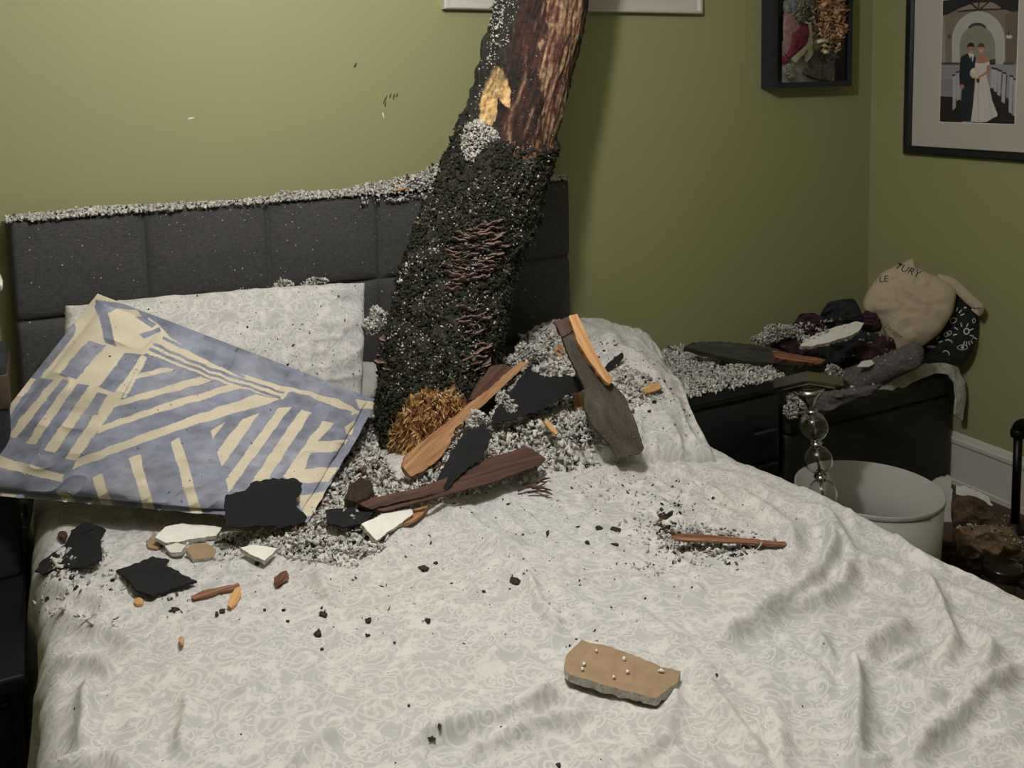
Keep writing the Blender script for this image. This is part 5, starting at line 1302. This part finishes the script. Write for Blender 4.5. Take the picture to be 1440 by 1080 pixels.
# ============================================================ SHREDDED INSULATION
BV_HEAD = bvh(bpy.data.objects['headboard'])
def headboard_fluff():
    P = []; S = []
    def pile(x):
        px = proj(np.array([x, -.1, 1.2]))[0]
        t = [(0, .004), (60, .008), (130, .016), (200, .010), (330, .003), (385, .005), (400, .018), (420, .020), (445, .010), (490, .014), (515, .024), (545, .032), (570, .045), (600, .075), (625, .085), (660, .06), (700, .012), (760, .006), (806, .003)]
        return float(np.interp(px, [a for a, _ in t], [b for _, b in t]))
    n = 17000
    for i in range(n):
        x = random.uniform(-.075, 1.49); h = pile(x); 
        if random.random() > min(1, .12+h*22): continue
        y = random.uniform(-.103, -.03); yy = (y+.066)/.045; top = h*max(0, 1-yy*yy*.8)*(.55+.5*abs(float(noise(np.array([x*40]), np.array([y*60]))[0])))
        s = random.uniform(.0018, .0046); P.append((x, y, 1.196-.008*abs(yy)+random.uniform(0, 1)*top+s*.3)); S.append(s)
        if random.random() < .04 and h > .02: P.append((x, -.108, 1.196-random.uniform(0, .03))); S.append(s)
    for i in range(330):   # loose specks clinging to the cloth
        x = random.uniform(-.07, 1.49); z = 1.19-random.random()**2*.5; h = BV_HEAD.ray_cast(Vector((x, -.6, z)), Vector((0, 1, 0)), 1)
        if h[0] is not None: P.append(np.array(h[0])+np.array([0, -.001, 0])); S.append(random.uniform(.0008, .0022))
    me = crumbs(P, S, fluffcol(len(P), .03, .03, .02)); tag(put('insulation_fluff', me, MFLUFF, smooth=False), 'shredded insulation lying along the top of the dark headboard', 'insulation', kind='stuff')
    clump_n = tag(put('wood_splinter', tube([on(553, 268, 1, -.11), on(566, 266, 1, -.11), on(574, 264, 1, -.10)], [.003, .005, .002], 6), WO), 'small orange splinter in the fluff on top of the headboard', 'wood splinter')
headboard_fluff()
debris_objs = [o for o in bpy.data.objects if o.type == 'MESH' and (o.name.split('.')[0] in ('roof_shingle', 'board', 'ridge', 'lath', 'brown_face', 'board_face', 'bark_chunk', 'drywall_chip', 'slab'))]
BV_B3 = bvh(comf, P_left, P_right, P_str, P_small)
BV_B4 = bvh(comf, P_right)
# the deep drift round the trunk and between the pillows
scatter('insulation_fluff', 'deep drift of shredded insulation around the foot of the trunk and dark boards', [
 ([(500,585),(535,560),(545,650),(570,680),(520,705),(480,715),(440,735),(455,690),(490,640)], .66, 26, .003, .007, .035),
 ([(455,705),(520,690),(600,668),(660,640),(720,622),(775,640),(790,660),(770,668),(700,688),(620,706),(560,735),(540,765),(500,765),(440,760),(420,745)], .66, 22, .003, .007, .018),
 ([(560,690),(640,602),(700,560),(710,640),(640,672),(600,690)], .66, 26, .003, .007, .03),
 ([(640,668),(690,600),(700,570),(740,560),(800,540),(830,560),(850,600),(870,645),(800,665),(730,650)], .68, 26, .003, .008, .032),
 ([(700,560),(720,480),(760,462),(800,470),(820,520),(800,560),(740,590)], .72, 22, .003, .008, .025),
 ([(855,560),(860,520),(880,510),(930,540),(940,560),(900,575),(890,590),(870,580)], .74, 15, .003, .006, .012),
], BV_B4, dark=.06, brown=.07)
scatter('insulation_fluff', 'shredded insulation strewn below the striped pillow and its shingle', [
 ([(318,735),(430,735),(470,755),(520,765),(545,770),(500,800),(430,790),(330,770),(300,760)], .64, 24, .0028, .006, .014),
 ([(205,745),(320,745),(360,775),(320,790),(240,785),(205,770)], .64, 8, .0025, .005, .005),
 ([(60,790),(140,755),(160,790),(120,805),(75,812)], .63, 12, .0025, .006, .008),
 ([(95,800),(180,800),(250,830),(330,850),(230,850),(140,830),(60,870),(48,850)], .62, 5, .002, .005, .004),
 ([(60,850),(180,870),(170,885),(70,875)], .62, 5, .002, .005, .004),
 ([(215,800),(235,795),(240,810),(215,815)], .63, 20, .0025, .005, .012),
], BV_BED2, dark=.10, brown=.08)
scatter('insulation_fluff', 'patch of shredded insulation around the long thin splinter on the bed', [
 ([(930,745),(960,735),(1010,740),(1060,760),(1080,775),(1020,785),(960,785),(925,775)], .62, 13, .0025, .006, .010),
 ([(860,735),(900,725),(960,720),(1000,745),(1060,745),(1100,760),(1040,800),(960,795),(880,770)], .62, 3.2, .002, .005, .004),
 ([(780,650),(900,645),(960,680),(1000,720),(900,730),(820,700)], .62, 2.2, .0015, .004, .002),
 ([(880,790),(960,790),(930,815),(890,812)], .62, 3.5, .0015, .004, .002),
], BV_B4, dark=.12, brown=.10)
scatter('insulation_specks', 'fine specks of insulation and grit scattered all over the comforter', [
 ([(440,760),(800,650),(1000,660),(1180,760),(900,880),(700,900),(300,880),(60,900),(60,800)], .62, .65, .0008, .0026, .0),
 ([(60,880),(900,880),(1200,900),(1200,1080),(60,1080)], .62, .10, .0007, .0016, .0),
 ([(740,830),(800,860),(860,900),(800,960),(740,900)], .62, .5, .001, .003, .0),
], BV_BED2, dark=.45, brown=.15)
scatter('insulation_specks', 'sprinkled insulation crumbs on the cream pillow right of the trunk', [
 ([(760,470),(860,468),(930,510),(975,570),(990,630),(900,640),(860,560)], .76, 1.6, .0012, .004, .002)], BV_B4, dark=.35, brown=.15)
def specks_on(bv, poly, n, lo, hi, label, dark=.5, cat='insulation'):
    P = []; S = []; xs = [p[0] for p in poly]; ys = [p[1] for p in poly]
    for _ in range(n):
        x = random.uniform(min(xs), max(xs)); y = random.uniform(min(ys), max(ys))
        if not inpoly([x], [y], poly)[0]: continue
        p, nn = cast(bv, x, y)
        if p is None: continue
        s = random.uniform(lo, hi)*random.choice((1, .6, .6)); nn = nn if nn@(CAM-p) > 0 else -nn; P.append(p+nn*s*.4); S.append(s)
    me = crumbs(P, S, fluffcol(len(P), dark, .2)); tag(put('insulation_specks', me, MFLUFF), label, cat, kind='stuff')
specks_on(bvh(P_left), [(95,430),(512,398),(508,560),(260,500)], 330, .0008, .0028, 'dark and pale specks sprinkled on the cream pillow by the headboard')
specks_on(bvh(P_str), [(137,413),(531,563),(432,734),(-10,690)], 300, .0006, .0018, 'tiny specks sprinkled on the striped pillow', .35)
clump('insulation_clump', 'small fluffy insulation clump on the top edge of the left cream pillow', 400, 399, -.22, 14, 6, 90, .002, .004)
clump('insulation_clump', 'wider insulation clump on the left pillow top near its right corner', 445, 395, -.22, 20, 5, 100, .002, .004)
clump('insulation_clump', 'pointed insulation clump in front of the black tar sheet', 712, 578, -.74, 20, 24, 520)
clump('insulation_clump', 'insulation clump stuck halfway along the split tan lath', 672, 590, -.76, 18, 12, 240)
clump('insulation_clump', 'insulation clump behind the tar sheet at the pillow top', 745, 500, -.52, 36, 16, 700)
# on nightstand and chest
BV_NS = bvh(*[o for o in bpy.data.objects if o.type == 'MESH' and o.parent and o.parent.name.split('.')[0] in ('nightstand', 'storage_chest')], *[o for o in bpy.data.objects if o.type == 'MESH' and o.name.split('.')[0] in ('blanket', 'shirt', 'sweater')], bpy.data.objects['plasterboard_sheet.001'])
scatter('insulation_fluff', 'thick layer of shredded insulation over the black right nightstand', [
 ([(860,465),(900,470),(1000,478),(1075,478),(1130,505),(1122,538),(1060,553),(985,568),(955,550),(925,500)], .56, 30, .003, .0065, .030),
 ([(850,462),(1000,470),(1080,470),(1080,482),(900,482)], .58, 20, .003, .006, .03)], BV_NS, dark=.04, brown=.02)
scatter('insulation_fluff', 'shredded insulation dusting the clothes and drywall on the chest', [
 ([(1050,478),(1090,458),(1150,452),(1190,448),(1160,470),(1120,488),(1080,490)], .62, 24, .0025, .006, .014),
 ([(1120,500),(1180,515),(1190,535),(1150,540),(1110,520)], .55, 14, .0025, .005, .010),
 ([(1180,520),(1270,500),(1270,530),(1200,550),(1170,550)], .52, 3.5, .002, .004, .004),
 ([(1180,450),(1290,450),(1280,520),(1180,520)], .60, 1.4, .0015, .0035, .002)], BV_NS, dark=.04, brown=.02)
clump('insulation_clump', 'long insulation clump on the left end of the white sheet over the clothes', 1096, 468, -.20, 44, 12, 700, .0025, .0055)
clump('insulation_clump', 'insulation clump by the lamp plate at the end of the bark slab', 1172, 523, -.40, 18, 10, 240, .0025, .005)
clump('insulation_clump', 'insulation clump hanging off the corner where nightstand meets chest', 1118, 572, -.46, 16, 16, 330, .002, .005)
scatter('insulation_fluff', 'insulation crumbs on the shadowy left nightstand', [([(0,725),(45,722),(40,745),(0,765)], .5, 6, .002, .005, .006)], bvh(*[o for o in nsl.children]), dark=.2)
scatter('insulation_fluff', 'insulation crumbs strewn on the floor between bed and baseboard', [([(1300,780),(1345,775),(1440,790),(1440,830),(1380,830),(1320,800)], .02, 6, .003, .007, .010), ([(1340,740),(1440,720),(1440,790),(1350,790)], .04, 3, .002, .005, .004)],
 bvh(bpy.data.objects['floor'], *[o for o in bpy.data.objects if o.name.startswith('insulation_batt')]), dark=.1, brown=.2)

# single chips on the comforter
chips = [(723,816,9,7),(434,771,9,5),(454,863,6,5),(447,889,8,6),(601,872,6,3),(518,871,5,4),(595,798,9,4),(613,791,5,3),(680,831,4,2),(517,893,5,3),(362,792,4,4),(399,857,4,2),(372,857,3,2),(312,858,7,4),(305,862,4,3),(245,857,8,4),(933,725,10,7),(866,743,9,4),(826,762,5,3),(865,765,6,3),(842,742,6,3),(88,751,5,4),(452,912,3,2),(618,1020,3,5),(607,1038,7,4),(575,991,2,2),(1008,948,2,2),(785,1075,4,4),(555,903,3,2),(930,716,4,3),(1002,700,3,2),(960,772,6,5),(770,749,3,5),(405,873,3,2),(478,792,3,2),(505,690,5,3),(1048,766,6,3)]
mch = noisy('dark bark', (.010, .008, .007), (.05, .03, .02), .9, 200, .6, .002)
for k, (x, y, a, b_) in enumerate(chips):
    rr = random.Random(k); o = []
    for j in range(9):
        an = 2*math.pi*j/9; f = rr.uniform(.5, 1.3); o.append((x+a*.85*f*math.cos(an), y+b_*.85*f*math.sin(an)))
    flat('bark_chip', o, mch, .0018, 'small dark bark chip lying on the paisley comforter', 'bark chip', up=.0005, tilt=(rr.uniform(-.1, .1), rr.uniform(-.1, .1)), seed=k, amp=.3, group='dark bark chips on the comforter')
for x, y, l in ((255, 899, 'little orange wood crumb alone on the left of the comforter'), (195, 845, 'orange wood crumb just below the diamond shaped shingle'), (88, 751, 'small brown crumb near the curved black shingle')):
    o = [(x+7*math.cos(t)*(.5 if l[0] == 'l' else 1), y+5*math.sin(t)) for t in np.linspace(0, 2*math.pi, 8, endpoint=False)]
    flat('wood_crumb', o, WO if x > 100 else WBR, .005, l, 'wood crumb', up=.002, seed=x, amp=.8)
